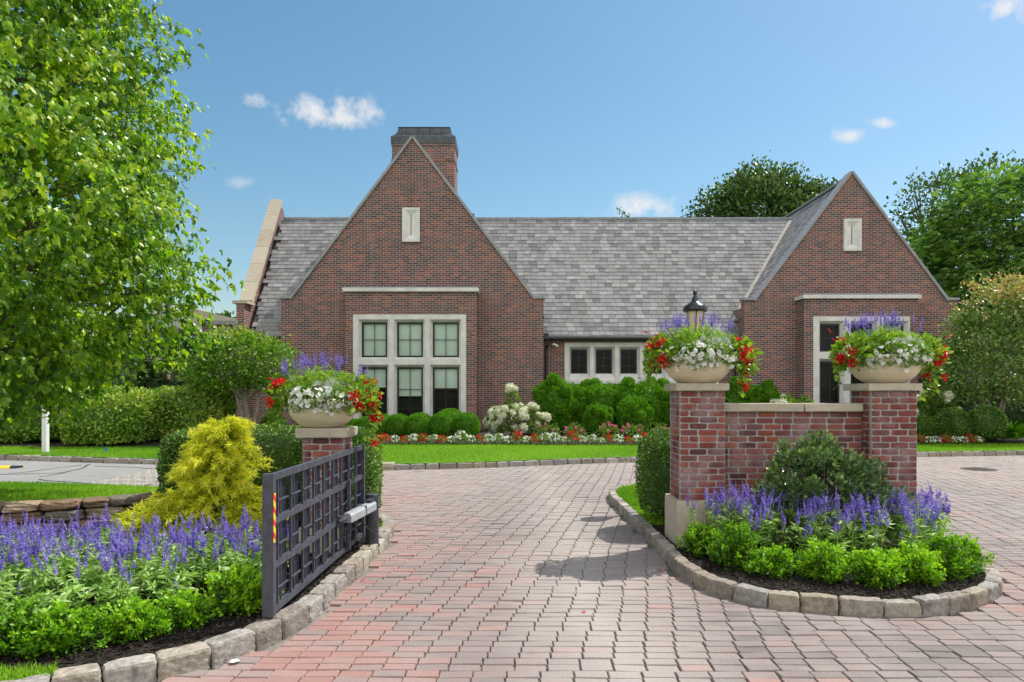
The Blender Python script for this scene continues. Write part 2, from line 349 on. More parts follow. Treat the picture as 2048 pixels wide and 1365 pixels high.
def paver_mat():
    m, nt, p = newmat('clay_pavers')
    c = ramp(nt, attr(nt), [(0, (.17, .148, .14)), (.25, (.265, .215, .20)), (.45, (.225, .185, .175)), (.65, (.29, .21, .19)), (.85, (.33, .205, .18)), (1, (.31, .175, .155))])
    g = nt.nodes.new('ShaderNodeNewGeometry'); mp = nt.nodes.new('ShaderNodeMapping'); mp.inputs['Scale'].default_value = (1.0, .28, 1); nt.links.new(g.outputs['Position'], mp.inputs[0])
    big = noise(nt, .9, 5, .6, mp.outputs[0])
    c = mix(nt, ramp(nt, big, [(.46, (0, 0, 0)), (.66, (.6, .6, .6))]), c, (.29, .26, .24))
    sx_ = nt.nodes.new('ShaderNodeSeparateXYZ'); nt.links.new(g.outputs['Position'], sx_.inputs[0])   # pale worn wheel track
    dx = math_(nt, 'SUBTRACT', math_(nt, 'ADD', sx_.outputs[0], math_(nt, 'MULTIPLY', noise(nt, .5, 4), 1.1)), 1.25)
    tr_ = math_(nt, 'SUBTRACT', 1.0, math_(nt, 'ABSOLUTE', math_(nt, 'MULTIPLY', dx, 1.15)), clamp=True)
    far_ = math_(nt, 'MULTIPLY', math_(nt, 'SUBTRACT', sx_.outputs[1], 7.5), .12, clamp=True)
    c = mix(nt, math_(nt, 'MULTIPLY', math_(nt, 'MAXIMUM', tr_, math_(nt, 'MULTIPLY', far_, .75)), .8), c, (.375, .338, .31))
    c = mix(nt, ramp(nt, noise(nt, .55, 6, .62), [(.55, (0, 0, 0)), (.75, (.45, .45, .45))]), c, (.40, .37, .33))
    fine = noise(nt, 60, 8, .75)
    c = mix(nt, 1.0, c, ramp(nt, fine, [(.3, (.8, .8, .8)), (.7, (1.14, 1.14, 1.14))]), 'MULTIPLY')
    st = ramp(nt, noise(nt, 1.7, 6, .7), [(.6, (0, 0, 0)), (.78, (.5, .5, .5))]); c = mix(nt, st, c, (.15, .13, .12))
    nt.links.new(c, p.inputs['Base Color']); p.inputs['Roughness'].default_value = .85; p.inputs['Specular IOR Level'].default_value = .25
    bump(nt, p, fine, .55, .004); return m
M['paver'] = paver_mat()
M['joint'] = plain('joint_sand', (.20, .18, .16), .95, nscale=.45, var=.8)
M['asphalt'] = plain('old_asphalt', (.25, .245, .24), .9, nscale=2.0, var=.14, bmp=.2)
M['sett'] = rndmat('granite_setts', [(.42, .39, .34), (.52, .49, .44), (.46, .43, .39)], .8, 20, .4)
M['kerb'] = rndmat('granite_kerb', [(.27, .235, .20), (.36, .33, .28), (.30, .28, .265), (.44, .41, .36), (.33, .28, .21), (.24, .215, .20)], .85, 26, 1.0, .012, var=.5, stain=((.09, .08, .07), 7, .5, .76, .75), spec=.2)
M['farkerb'] = M['kerb']
M['mulch'] = rndmat('dark_mulch', [(.014, .011, .009), (.035, .026, .02), (.06, .042, .03)], .95, 40, 1.0, .02, var=.6)
M['soil_green'] = plain('turf_base', (.10, .24, .018), .95, nscale=5, var=.3)
M['grassfar'] = plain('distant_turf', (.06, .12, .025), .95, nscale=.4, var=.3)
M['grass'] = leafmat('grass_blades', [(.10, .24, .012), (.17, .36, .016), (.25, .44, .022), (.34, .52, .04)], .6, .35, .25)
M['rock'] = rndmat('wall_fieldstone', [(.23, .15, .085), (.14, .10, .07), (.34, .25, .16), (.26, .23, .20), (.10, .08, .065), (.38, .30, .22)], .85, 16, .9, .015, var=.5, stain=((.07, .055, .045), 5, .55, .75, .7))
M['bark'] = plain('bark', (.13, .10, .075), .9, nscale=22, var=.4, bmp=.8)
M['palebark'] = plain('pale_bark', (.24, .20, .155), .9, nscale=18, var=.35, bmp=.6)
M['maple'] = leafmat('maple_leaves', [(.035, .10, .014), (.11, .25, .02), (.27, .46, .024), (.48, .60, .03), (.66, .68, .10)], .36, .55, .5)
M['gold'] = leafmat('gold_thread_foliage', [(.10, .20, .012), (.38, .46, .015), (.68, .70, .03), (.85, .84, .12)], .6, .4, .25, (1.1, 1.1, .5))
M['lime_shrub'] = leafmat('lime_box_leaves', [(.022, .075, .008), (.09, .24, .01), (.25, .50, .014), (.44, .70, .03)], .4, .35, .5)
M['box'] = leafmat('boxwood_leaves', [(.035, .09, .016), (.07, .16, .022), (.13, .25, .03), (.26, .40, .06)], .45, .25, .4)
M['arb'] = leafmat('arborvitae_sprays', [(.04, .14, .008), (.09, .26, .01), (.15, .36, .014), (.24, .46, .02)], .55, .3, .25)
M['hedge'] = leafmat('broad_hedge_leaves', [(.06, .16, .02), (.14, .29, .028), (.27, .43, .045), (.56, .58, .13)], .4, .3, .5)
M['holly'] = leafmat('glossy_holly_leaves', [(.06, .12, .05), (.12, .21, .07), (.22, .33, .10), (.46, .58, .10)], .3, .2, .9)
M['salvia_leaf'] = leafmat('salvia_leaves', [(.11, .26, .04), (.22, .42, .07), (.36, .56, .14), (.52, .68, .32)], .5, .35, .35)
M['salvia_pot'] = leafmat('pot_salvia_leaves', [(.18, .34, .035), (.32, .5, .05), (.46, .62, .09)], .5, .4, .35)
M['purple'] = leafmat('salvia_florets', [(.12, .08, .36), (.20, .15, .55), (.30, .24, .66), (.55, .49, .80)], .7, .25, .15, (1.1, 1, 1.2))
M['silver'] = leafmat('dusty_miller_leaves', [(.5, .58, .47), (.66, .71, .62)], .7, .2, .2, (1, 1, .9))
M['potleaf'] = leafmat('mandevilla_leaves', [(.09, .2, .02), (.14, .29, .02), (.28, .42, .04), (.36, .48, .06)], .35, .35, .5)
M['petleaf'] = leafmat('petunia_leaves', [(.09, .2, .025), (.16, .3, .04), (.28, .4, .08)], .5, .35, .35)
M['petal_white'] = leafmat('white_petals', [(.72, .72, .70), (.85, .85, .82)], .6, .3, .2, (1, 1, 1))
M['petal_red'] = leafmat('red_petals', [(.42, .004, .012), (.62, .012, .02), (.7, .03, .05)], .5, .25, .3, (1.2, .6, .6))
M['petal_pink'] = leafmat('pink_petals', [(.6, .12, .2), (.75, .3, .4)], .6, .3, .2, (1, 1, 1))
M['hyd'] = leafmat('hydrangea_florets', [(.58, .64, .40), (.76, .78, .60), (.86, .86, .74)], .7, .3, .2, (1, 1, .9))
M['tree_dark'] = leafmat('dark_tree_leaves', [(.03, .07, .018), (.05, .11, .022), (.09, .17, .03), (.18, .27, .06)], .4, .25, .5)
M['tree_weep'] = leafmat('weeping_tree_leaves', [(.035, .11, .035), (.09, .21, .04), (.21, .38, .05), (.42, .58, .09)], .5, .35, .4)
M['tree_mixed'] = leafmat('mixed_tree_leaves', [(.06, .14, .03), (.12, .22, .04), (.22, .34, .07), (.44, .42, .16), (.60, .20, .13)], .35, .3, .6)
M['small_leaf'] = leafmat('small_tree_leaves', [(.06, .15, .015), (.12, .26, .02), (.2, .36, .03), (.34, .42, .06), (.46, .36, .12)], .4, .4, .5)
M['tree_light'] = leafmat('light_tree_leaves', [(.05, .12, .015), (.09, .19, .02), (.15, .26, .025), (.24, .34, .05)], .4, .38, .5)
M['gate'] = plain('gate_paint', (.062, .066, .088), .5, .1, nscale=14, var=.4, bmp=.1)
M['gate_dark'] = plain('gate_plate', (.012, .014, .032), .55, nscale=9, var=.3)
M['alu'] = plain('grey_housing', (.42, .44, .46), .45, .3, nscale=6, var=.12)
M['iron'] = plain('post_iron', (.05, .055, .07), .5, .2, nscale=20, var=.4, bmp=.3)
M['lampblack'] = plain('lamp_black', (.02, .02, .022), .28)
M['lampglass'] = plain('lamp_frosted_glass', (.62, .52, .30), .4)
M['siding'] = plain('pale_siding', (.42, .44, .45), .6)
M['shingle'] = plain('tan_shingle', (.34, .30, .24), .85, nscale=6, var=.2)
M['cover'] = plain('iron_cover', (.07, .06, .05), .7, .2, nscale=60, var=.5, bmp=.5)

# ------------------------------------------------------------------ ground, drive, kerbs
b = MB(); b.box(-400, 400, -60, 500, -.6, -.05); o = b.build('ground', M['grassfar']); struct(o)

island = [(1.75, 11.7), (1.57, 11.0), (1.58, 9.13), (1.605, 7.5), (1.60, 6.5), (1.74, 5.97), (1.88, 5.77), (2.07, 5.57), (2.46, 5.43), (3.0, 5.32), (3.36, 5.37), (3.82, 5.58), (4.15, 5.82), (4.4, 6.15), (4.62, 6.7), (4.74, 7.4), (4.78, 9), (4.7, 11), (4.0, 12.1), (3.0, 12.5), (2.25, 12.3)]
ISL = catmull(island, .05, True)
leftk = [(-4.6, 2.6), (-3.5, 3.25), (-2.7, 3.8), (-2.06, 4.24), (-1.8, 4.54), (-1.62, 4.95), (-1.53, 5.4), (-1.49, 6.0), (-1.465, 6.5), (-1.43, 7.2), (-1.43, 7.9), (-1.47, 8.5), (-1.62, 8.95), (-1.95, 9.4), (-2.6, 9.9), (-3.4, 10.3)]
LK = catmull(leftk, .05)
FK = catmull([(-18, 18.2), (-13, 17.5), (-10.5, 16.9), (-7.8, 16.3), (-5.5, 15.7), (-3.2, 15.25), (-1, 15.6), (1.3, 16.4), (3.3, 17.0), (6, 17.6), (10.9, 18.3), (15, 18.9), (22, 19.8)], .1)
def fky(x): return np.interp(x, FK[:, 0], FK[:, 1])
left_edge = [(-3.4, 10.3), (-4.2, 10.7), (-5.5, 11.3), (-6.7, 11.9), (-8.5, 12.4), (-12, 12.9), (-20, 13.6)]
left_poly = [tuple(p) for p in LK[::4]] + left_edge + [(-20, 2.6)]

# pavers, each a small tumbled block
pav_v = []
for (x, y, z) in [(-1, -1, 0), (1, -1, 0), (1, 1, 0), (-1, 1, 0)]: pav_v.append((x * .5, y * .5, -1))
for (x, y) in [(-1, -1), (1, -1), (1, 1), (-1, 1)]: pav_v.append((x * .5, y * .5, -.22))
for (x, y) in [(-1, -1), (1, -1), (1, 1), (-1, 1)]: pav_v.append((x * .475, y * .455, 0))
PAVER = (np.array(pav_v), np.array([(0, 1, 5, 4), (1, 2, 6, 5), (2, 3, 7, 6), (3, 0, 4, 7), (4, 5, 9, 8), (5, 6, 10, 9), (6, 7, 11, 10), (7, 4, 8, 11), (8, 9, 10, 11)]))
g = np.random.default_rng(3); P_ = []; SC = []
rh, ln = .1035, .209; y = 2.6; j = 0
while y < 20:
    w = .80 * y + 3.2; xs = np.arange(-w, w, ln) + (ln / 2 if j % 2 else 0) + g.normal() * .006
    xs = xs + .012 * np.sin(xs * .9 + y * 1.3)
    yy = y + .012 * np.sin(xs * 1.1 + y * .8) + g.normal(size=len(xs)) * .002
    k = np.ones(len(xs), bool); k &= (xs > -6.9); k &= yy < fky(xs) + .1
    P_.append(np.stack([xs, yy, np.zeros(len(xs))], 1)[k]); y += rh; j += 1
P_ = np.concatenate(P_); q = P_[:, :2]
inside = inpoly(q, [tuple(p) for p in offset(ISL, -.0, True)[::3]]) | inpoly(q, left_poly)
P_ = P_[~inside]; N = len(P_)
P_[:, 2] = g.normal(size=N) * .0025 - .002
gap = g.uniform(.0, .008, N)
B = frames(np.stack([g.normal(size=N) * .02, np.ones(N), g.normal(size=N) * .012], 1), np.stack([g.normal(size=N) * .012, np.zeros(N), np.ones(N)], 1))
SC = np.stack([ln - .003 - gap, np.full(N, rh - .0035) - gap * .5, np.full(N, .035)], 1)
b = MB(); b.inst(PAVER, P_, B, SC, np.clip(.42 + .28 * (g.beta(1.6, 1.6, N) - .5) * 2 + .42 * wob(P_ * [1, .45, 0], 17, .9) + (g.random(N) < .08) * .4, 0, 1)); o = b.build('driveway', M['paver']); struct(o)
b = MB(); b.flat([(-30, 1.0), (30, 1.0), (30, 21), (-30, 21)], -.024); o = b.build('driveway_base', M['joint']); struct(o)
# asphalt road at the left and its sett band
b = MB(); b.flat([(-60, 10), (-8.15, 10), (-8.15, 17.2), (-60, 26)], -.006); struct(b.build('road', M['asphalt']))
b = MB(); g = np.random.default_rng(5)
xs, ys = np.meshgrid(np.arange(-8.1, -6.92, .11), np.arange(10.2, 16.9, .2)); pp = np.stack([xs.ravel(), ys.ravel() + .1 * (np.arange(xs.size) % 2), np.full(xs.size, -.002)], 1)
b.inst(PAVER, pp, None, np.array([.103, .19, .03]), g.random(len(pp))); struct(b.build('sett_band', M['sett']))
# cracks sealed with tar on the asphalt
b = MB()
for k in range(6):
    x0 = g.uniform(-13.5, -9); y0 = g.uniform(12.6, 16.2); a = g.uniform(-.35, .35) + (1.2 if k % 4 == 0 else 0); pts = [(x0, y0)]
    for i in range(9): a += g.normal() * .16; pts.append((pts[-1][0] + .28 * math.cos(a), pts[-1][1] + .28 * math.sin(a)))
    pts = catmull(pts, .08); Lp = offset(pts, .018); Rp = offset(pts, -.018); n = len(pts)
    vv = np.concatenate([np.c_[Lp, np.full(n, .0005)], np.c_[Rp, np.full(n, .0005)]]); vv[:, 2] += k * 2e-4
    b.add(vv, np.array([(i, i + 1, n + i + 1, n + i) for i in range(n - 1)]))
struct(b.build('tar_seams', M['gutter']))

def cube_tpl(n):
    v = []; f = []; idx = {}
    lin = np.linspace(-1, 1, n + 1)
    def vid(p):
        k = tuple(np.round(p, 5))
        if k not in idx: idx[k] = len(v); v.append(k)
        return idx[k]
    for ax in range(3):
        for sg in (-1, 1):
            for i in range(n):
                for j in range(n):
                    q_ = []
                    for (a_, b_) in ((i, j), (i + 1, j), (i + 1, j + 1), (i, j + 1)):
                        p_ = [0, 0, 0]; p_[ax] = sg; p_[(ax + 1) % 3] = lin[a_]; p_[(ax + 2) % 3] = lin[b_]; q_.append(vid(p_))
                    f.append(q_ if sg > 0 else q_[::-1])
    return np.array(v), np.array(f)
CUBE5 = cube_tpl(5); CUBE3 = cube_tpl(3); CUBE8 = cube_tpl(8)
def rock(b, c, half, ang, seed, rnd, p=5.0, amp=.06, tpl=CUBE5):
    v, f = tpl; r = (np.abs(v) ** p).sum(1) ** (1 / p); w = v / r[:, None]
    w = w * (1 + amp * wob(w, seed, 2.2)[:, None] + amp * .6 * wob(w, seed + 7, 6)[:, None] + amp * .3 * wob(w, seed + 9, 13)[:, None])
    w = w * np.array(half); ca, sa = math.cos(ang), math.sin(ang)
    b.add(np.stack([c[0] + w[:, 0] * ca - w[:, 1] * sa, c[1] + w[:, 0] * sa + w[:, 1] * ca, c[2] + w[:, 2]], 1), f, rnd)
def kerb(name, path, z0, h, width, blk, seed, side=1, tpl=CUBE5, closed=False):
    g = np.random.default_rng(seed); d = np.r_[0, np.cumsum(np.linalg.norm(np.diff(path, axis=0), axis=1))]; s_ = 0; b = MB(); i = 0
    while s_ < d[-1] - blk * .5:
        l = blk * g.uniform(.8, 1.2); m = s_ + l / 2
        c = np.array([np.interp(m, d, path[:, 0]), np.interp(m, d, path[:, 1])]); c2 = np.array([np.interp(m + .05, d, path[:, 0]), np.interp(m + .05, d, path[:, 1])])
        t = unit(c2 - c) if m + .05 < d[-1] else t; nrm = np.array([-t[1], t[0]]) * side
        cc = c + nrm * width / 2
        rock(b, (cc[0], cc[1], z0 + h / 2 - .03 + g.normal() * .004), (l / 2 - .006, width / 2 * g.uniform(.94, 1.05), h / 2 + .03), math.atan2(t[1], t[0]), seed * 1000 + i, g.random(), 10, .055, tpl)
        s_ += l; i += 1
    return b.build(name, M['kerb'], smooth=False)
ISLc = np.vstack([ISL, ISL[:1]])
struct(kerb('kerb', ISLc, 0, .125, .12, .27, 21, 1, CUBE8)); 
struct(kerb('kerb', LK, 0, .13, .15, .30, 22, 1, CUBE8))
struct(kerb('kerb', FK, 0, .12, .13, .33, 23, 1, CUBE3))

# ------------------------------------------------------------------ lawns and beds
def grass(name, poly, zf, dens, h, label, seed, nmat=None):
    g = np.random.default_rng(seed); p = scatter(poly, dens, g); N = len(p)
    z = np.array([zf(a) for a in p]) if callable(zf) else np.full(N, zf)
    ax = np.stack([g.normal(size=N) * .28, g.normal(size=N) * .28, np.ones(N)], 1)
    B = frames(ax, np.stack([g.normal(size=N), g.normal(size=N), np.zeros(N)], 1))
    hh = h * g.uniform(.6, 1.3, N); pch = .5 + .32 * wob(np.c_[p, np.zeros(N)], seed, .9)
    b = MB(); b.inst(BLADE, np.c_[p, z - .01], B, np.stack([np.full(N, h * 1.5) * np.clip(1, 0, 9), hh, hh], 1) if False else np.stack([hh * 1.35, hh, hh], 1), np.clip(pch + g.normal(size=N) * .2, 0, 1))
    return stuff(b.build(name, M['grass']), label, 'grass')
def lz(p): return .125 + .022 * max(0, p[1] - fky(p[0]))
fl = [(x, fky(x) + .1) for x in np.arange(-17, 21.5, .5)]
def sheet(poly, zf, step, mat, name):
    a = np.array(poly); lo = a.min(0); hi = a.max(0)
    xs = np.arange(lo[0], hi[0] + step, step); ys = np.arange(lo[1], hi[1] + step, step); nx, ny = len(xs), len(ys)
    XX, YY = np.meshgrid(xs, ys); P = np.stack([XX.ravel(), YY.ravel()], 1); ins = inpoly(P, poly)
    z = np.array([zf(p) for p in P]) if callable(zf) else np.full(len(P), zf)
    f = [(j * nx + i, j * nx + i + 1, (j + 1) * nx + i + 1, (j + 1) * nx + i) for j in range(ny - 1) for i in range(nx - 1) if ins[j * nx + i] and ins[j * nx + i + 1] and ins[(j + 1) * nx + i] and ins[(j + 1) * nx + i + 1]]
    b = MB(); b.add(np.c_[P, z], np.array(f)); return b.build(name, mat, smooth=True)
# far lawn
b = MB(); xs = np.arange(-18, 22.1, .5); v = []; 
for x in xs:
    y0 = fky(x) + .11
    for y in (y0, y0 + 2, y0 + 5, y0 + 9, 32): v.append((x, y, lz((x, y))))
n = len(xs); b.add(v, np.array([(i * 5 + j, (i + 1) * 5 + j, (i + 1) * 5 + j + 1, i * 5 + j + 1) for i in range(n - 1) for j in range(4)]))
struct(b.build('lawn', M['soil_green'], smooth=True))
def bedfront(x): return float(np.interp(x, [-18, -13, -8, -4.6, -3.5, 0, 5, 11, 13.5, 15.5, 22], [19.8, 19.3, 19.2, 19.2, 19.45, 19.6, 19.8, 20.3, 20.5, 20.6, 21.2]))
gp = [(x, fky(x) + .13) for x in np.arange(-15, 18.6, .5)] + [(x, bedfront(x) + .05) for x in np.arange(18.5, -15.1, -.5)]
grass('lawn_grass', gp, lz, 1500, .062, 'bright green mown lawn strip between the far granite kerb and the flower border', 31)
# planting bed against the house, dark mulch
b = MB(); v = []; xs = np.arange(-18, 22.1, .5)
for x in xs:
    y0 = bedfront(x)
    for y in (y0, y0 + 2, 25.6, 31.8): v.append((x, y, lz((x, y)) + .03))
n = len(xs); b.add(v, np.array([(i * 4 + j, (i + 1) * 4 + j, (i + 1) * 4 + j + 1, i * 4 + j + 1) for i in range(n - 1) for j in range(3)]))
struct(b.build('flower_bed', M['mulch'], smooth=True))
def chips(b, poly, z, dens, seed, zf=None):
    g = np.random.default_rng(seed); p = scatter(poly, dens, g); N = len(p)
    ax = np.stack([g.normal(size=N), g.normal(size=N), g.normal(size=N) * .25], 1); B = frames(ax, np.stack([g.normal(size=N) * .4, g.normal(size=N) * .4, np.ones(N)], 1))
    zz = np.array([zf(q) for q in p]) if zf else np.full(N, z)
    b.inst(CUBE1, np.c_[p, zz + g.uniform(0, .012, N)], B, np.stack([g.uniform(.003, .008, N), g.uniform(.012, .035, N), np.full(N, .002)], 1), g.beta(1.2, 2.2, N))
CUBE1 = cube_tpl(1)
isl_in = [tuple(p) for p in offset(ISL, .1, True)[::3]]
ISLIN = isl_in
def islz(p): return .085 + .03 * math.exp(-((p[0] - 3.2) ** 2 + (p[1] - 6.8) ** 2) / 1.5)
b = MB(); b.flat(isl_in, .088); chips(b, [p for p in isl_in], .09, 1800, 41)
struct(b.build('mulch', M['mulch']))
gi = [(1.7, 8.3), (1.68, 9.2), (1.68, 11), (1.85, 11.7), (2.4, 12.2), (3.0, 12.35), (3.9, 11.95), (4.6, 10.9), (4.65, 9), (4.6, 8.4)]
gi[0] = (1.72, 8.45)
b = MB(); b.flat(gi, .1); struct(b.build('island_turf', M['soil_green']))
grass('island_grass', gi, .1, 4500, .06, 'bright green grass strip between the clipped round hedge and the island kerb', 32)
# left bed
lk_in = offset(LK, .13)
lm = [tuple(p) for p in lk_in[::3] if p[1] < 9.2] + [(-2.1, 9.2), (-3.2, 10.0), (-4.2, 10.45), (-4.7, 9.3), (-5.2, 8.6), (-6.4, 8.1), (-9, 7.9), (-12, 7.6), (-12, 2.4), (-5.0, 2.4)]
b = MB(); b.flat(lm, .085); chips(b, [p for p in lm if p[1] < 8] + [], .088, 1500, 42)
struct(b.build('mulch', M['mulch']))
gt = [(-1.6, 8.1), (-1.62, 8.5), (-1.8, 8.85), (-2.15, 9.2), (-2.9, 9.8), (-3.3, 9.9), (-2.2, 8.9), (-1.85, 8.2)]
b = MB(); b.flat(gt, .1); struct(b.build('verge_turf', M['soil_green']))
grass('verge_grass', gt, .1, 4500, .065, 'small tuft of grass behind the dark gate post at the kerb tip', 33)
ga = [(-2.75, 3.98), (-2.55, 4.02), (-3.0, 4.05), (-3.6, 3.85), (-4.5, 3.4), (-4.4, 3.0), (-3.5, 3.45)]
ga = [(-2.62, 3.98), (-2.75, 4.10), (-3.3, 4.02), (-4.2, 3.7), (-4.8, 3.0), (-4.4, 2.85), (-3.45, 3.42)]
b = MB(); b.flat(ga, .1); struct(b.build('corner_turf', M['soil_green']))
grass('corner_grass', ga, .1, 7000, .055, 'corner of green grass below the left flower bed beside the kerb', 34)
# raised lawn behind the stone wall
def wz(p): return .36 - .075 * max(0, min(3.6, p[1] - 8.4 + .12 * (p[0] + 6)))
wl = [(-4.55, 9.2), (-4.35, 9.9), (-4.3, 10.5), (-5.5, 11.25), (-6.7, 11.85), (-8.5, 12.35), (-12, 12.85), (-16, 13.3), (-16, 7.95), (-12, 7.8), (-9, 8.0), (-6.2, 8.2), (-5.3, 8.6)]
b = MB(); struct(sheet(wl, wz, .15, M['soil_green'], 'raised_lawn'))
grass('raised_lawn_grass', wl, wz, 1900, .06, 'raised lawn patch behind the fieldstone wall on the left', 35)

# ------------------------------------------------------------------ the brick house
H = empty('brick_house', (0, 25, .2))
tag(H, 'long red brick house with steep grey slate roof, two tall gables and a big chimney', 'house')
def part(b, name, mat, parent=H, **k):
    o = b.build(name, mat, None, **k)
    o.parent = parent
    o.matrix_parent_inverse = world_inv(parent)
    return o
def world_inv(p):
    from mathutils import Matrix
    return Matrix.Translation(p.location).inverted() if p.type == 'EMPTY' else Matrix.Identity(4)
D0 = 25.0; DB = 24.35; DW = 25.75; ZB = .05
def gable(px_l, px_r, kl, kr, pk, pky, ky):
    xl, xr, a, c, xp = X(px_l, D0), X(px_r, D0), X(kl, D0), X(kr, D0), X(pk, D0); zk = Z(ky, D0); zp = Z(pky, D0)
    b = MB(); b.box(xl, xr, D0, D0 + .35, ZB, zk); b.prism([(a, zk), (c, zk), (xp, zp)], D0, D0 + .35)
    part(b, 'gable_wall', M['brick'])
    b = MB(); b.box(xl + .003, xl + .3, D0 + .353, D0 + 7, ZB, zk - .25); part(b, 'side_wall', M['brick'])
    b = MB(); b.box(xr - .3, xr - .003, D0 + .353, D0 + 7, ZB, zk - .25); part(b, 'side_wall', M['brick'])
    # raking coping
    for (x0, z0, x1, z1) in ((a, zk, xp, zp), (xp, zp, c, zk)):
        t = np.array([x1 - x0, 0, z1 - z0]); l = np.linalg.norm(t); t /= l; n = np.array([-t[2], 0, t[0]])
        cc = np.array([(x0 + x1) / 2, D0 + .17, (z0 + z1) / 2]) + n * .035
        b = MB(); b.obox(cc, [t, (0, 1, 0), n], [l / 2 + .03, .24, .045]); part(b, 'raking_coping', M['lead'])
    for (x0, x1) in ((xl - .04, a - .01), (c + .01, xr + .04)):
        b = MB(); b.box(x0, x1, D0 - .06, D0 + .41, zk + .003, zk + .09); part(b, 'kneeler_coping', M['lead'])
    return xl, xr, a, c, xp, zk, zp
def slit(px0, px1, py0, py1):
    x0, x1, z0, z1 = X(px0, D0), X(px1, D0), Z(py1, D0), Z(py0, D0); b = MB(); w = x1 - x0; h = z1 - z0
    ix0, ix1, iz0, iz1 = x0 + w * .38, x0 + w * .62, z0 + h * .2, z1 - h * .2
    y = D0 - .03; yi = D0 + .14 - .16
    # frame front with splayed reveal sunk in it (frame stands 9 cm proud)
    yo = D0 - .09
    e = .12 * w
    o_ = [(x0 + e, z0 + e), (x1 - e, z0 + e), (x1 - e, z1 - e), (x0 + e, z1 - e)]; i_ = [(ix0, iz0), (ix1, iz0), (ix1, iz1), (ix0, iz1)]; r_ = [(x0, z0), (x1, z0), (x1, z1), (x0, z1)]
    v = [(p[0], yo, p[1]) for p in r_] + [(p[0], yo, p[1]) for p in o_] + [(p[0], D0 - .006, p[1]) for p in i_] + [(p[0], D0 + .02, p[1]) for p in r_]
    f = []
    for i in range(4):
        k = (i + 1) % 4; f += [(i, k, 4 + k, 4 + i), (4 + i, 4 + k, 8 + k, 8 + i), (i, 12 + i, 12 + k, k)]
    f.append((8, 9, 10, 11)); b.add(v, f); s_ = part(b, 'slit_vent', M['lime'])
    b = MB(); b.box(ix0 + .06, ix0 + .085, D0 - .012, D0 - .008, iz0, iz1); part(b, 'vent_gap', M['dark'], s_)
def glaze(xo, zo, D, parent, blind, cols, rows, sashw=.06):
    """xo, zo: opening limits; blind: fraction of height that is covered, rows: list of muntin heights (fractions)"""
    x0, x1 = xo; z0, z1 = zo; y = D
    b = MB()
    b.box(x0, x0 + sashw, y, y + .05, z0, z1); b.box(x1 - sashw, x1, y, y + .05, z0, z1)
    b.box(x0 + sashw, x1 - sashw, y, y + .05, z0, z0 + sashw); b.box(x0 + sashw, x1 - sashw, y, y + .05, z1 - sashw, z1)
    for c_ in range(1, cols): xm = x0 + (x1 - x0) * c_ / cols; b.box(xm - .011, xm + .011, y + .004, y + .03, z0 + sashw, z1 - sashw)
    for r_ in rows: zm = z0 + (z1 - z0) * r_; b.box(x0 + sashw, x1 - sashw, y + .006, y + .028, zm - .011, zm + .011)
    part(b, 'sash', M['sash'], parent)
    b = MB(); b.add([(x0 + sashw, y + .034, z0 + sashw), (x1 - sashw, y + .034, z0 + sashw), (x1 - sashw, y + .034, z1 - sashw), (x0 + sashw, y + .034, z1 - sashw)], [(0, 1, 2, 3)]); part(b, 'pane', M['glass'], parent)
    if blind > 0:
        b = MB(); b.box(x0 + .03, x1 - .03, y + .09, y + .1, z1 - (z1 - z0) * blind, z1); part(b, 'blind', M['blind'], parent)
def stone_window(outer, xos, zos, D, parent, depth=.17, splay=.085, back=.5, mat='lime', spl_bot=None):
    x0, x1, z0, z1 = outer; b = MB(); yf = D - .025; yb = yf + depth
    X0 = [(a - splay, c + splay) for a, c in xos]; Zs = [(a - (spl_bot or splay), c + splay) for a, c in zos]
    gx = sorted([x0, x1] + [q for p in X0 for q in p]); gz = sorted([z0, z1] + [q for p in Zs for q in p])
    for i in range(len(gx) - 1):
        for j in range(len(gz) - 1):
            if i % 2 == 1 and j % 2 == 1: continue
            if gx[i + 1] - gx[i] < 1e-4 or gz[j + 1] - gz[j] < 1e-4: continue
            b.add([(gx[i], yf, gz[j]), (gx[i + 1], yf, gz[j]), (gx[i + 1], yf, gz[j + 1]), (gx[i], yf, gz[j + 1])], [(0, 1, 2, 3)])
    for (a, c), (ia, ic) in zip(X0, xos):
        for (d_, e), (id_, ie) in zip(Zs, zos):
            v = [(a, yf, d_), (c, yf, d_), (c, yf, e), (a, yf, e), (ia, yb, id_), (ic, yb, id_), (ic, yb, ie), (ia, yb, ie), (ia, yb + .1, id_), (ic, yb + .1, id_), (ic, yb + .1, ie), (ia, yb + .1, ie)]
            f = []
            for i in range(4): k = (i + 1) % 4; f += [(i, 4 + i, 4 + k, k), (4 + i, 8 + i, 8 + k, 4 + k)]
            b.add(v, f)
    v = [(x0, yf, z0), (x1, yf, z0), (x1, yf, z1), (x0, yf, z1)]; v += [(p[0], yf + .28, p[2]) for p in v]
    b.add(v, [(i, (i + 1) % 4, (i + 1) % 4 + 4, i + 4) for i in range(4)])
    w = part(b, 'window', M[mat], parent)
    # dark room behind
    b = MB(); v = [(x0 + .02, yb + .25, z0 + .02), (x1 - .02, yb + .25, z0 + .02), (x1 - .02, yb + .25, z1 - .02), (x0 + .02, yb + .25, z1 - .02)]; v += [(p[0], yb + .25 + back, p[2]) for p in v]
    b.add(v, [(i, (i + 1) % 4, (i + 1) % 4 + 4, i + 4) for i in range(4)] + [(4, 5, 6, 7)]); part(b, 'room', M['dark'], w)
    return w, yb + .03
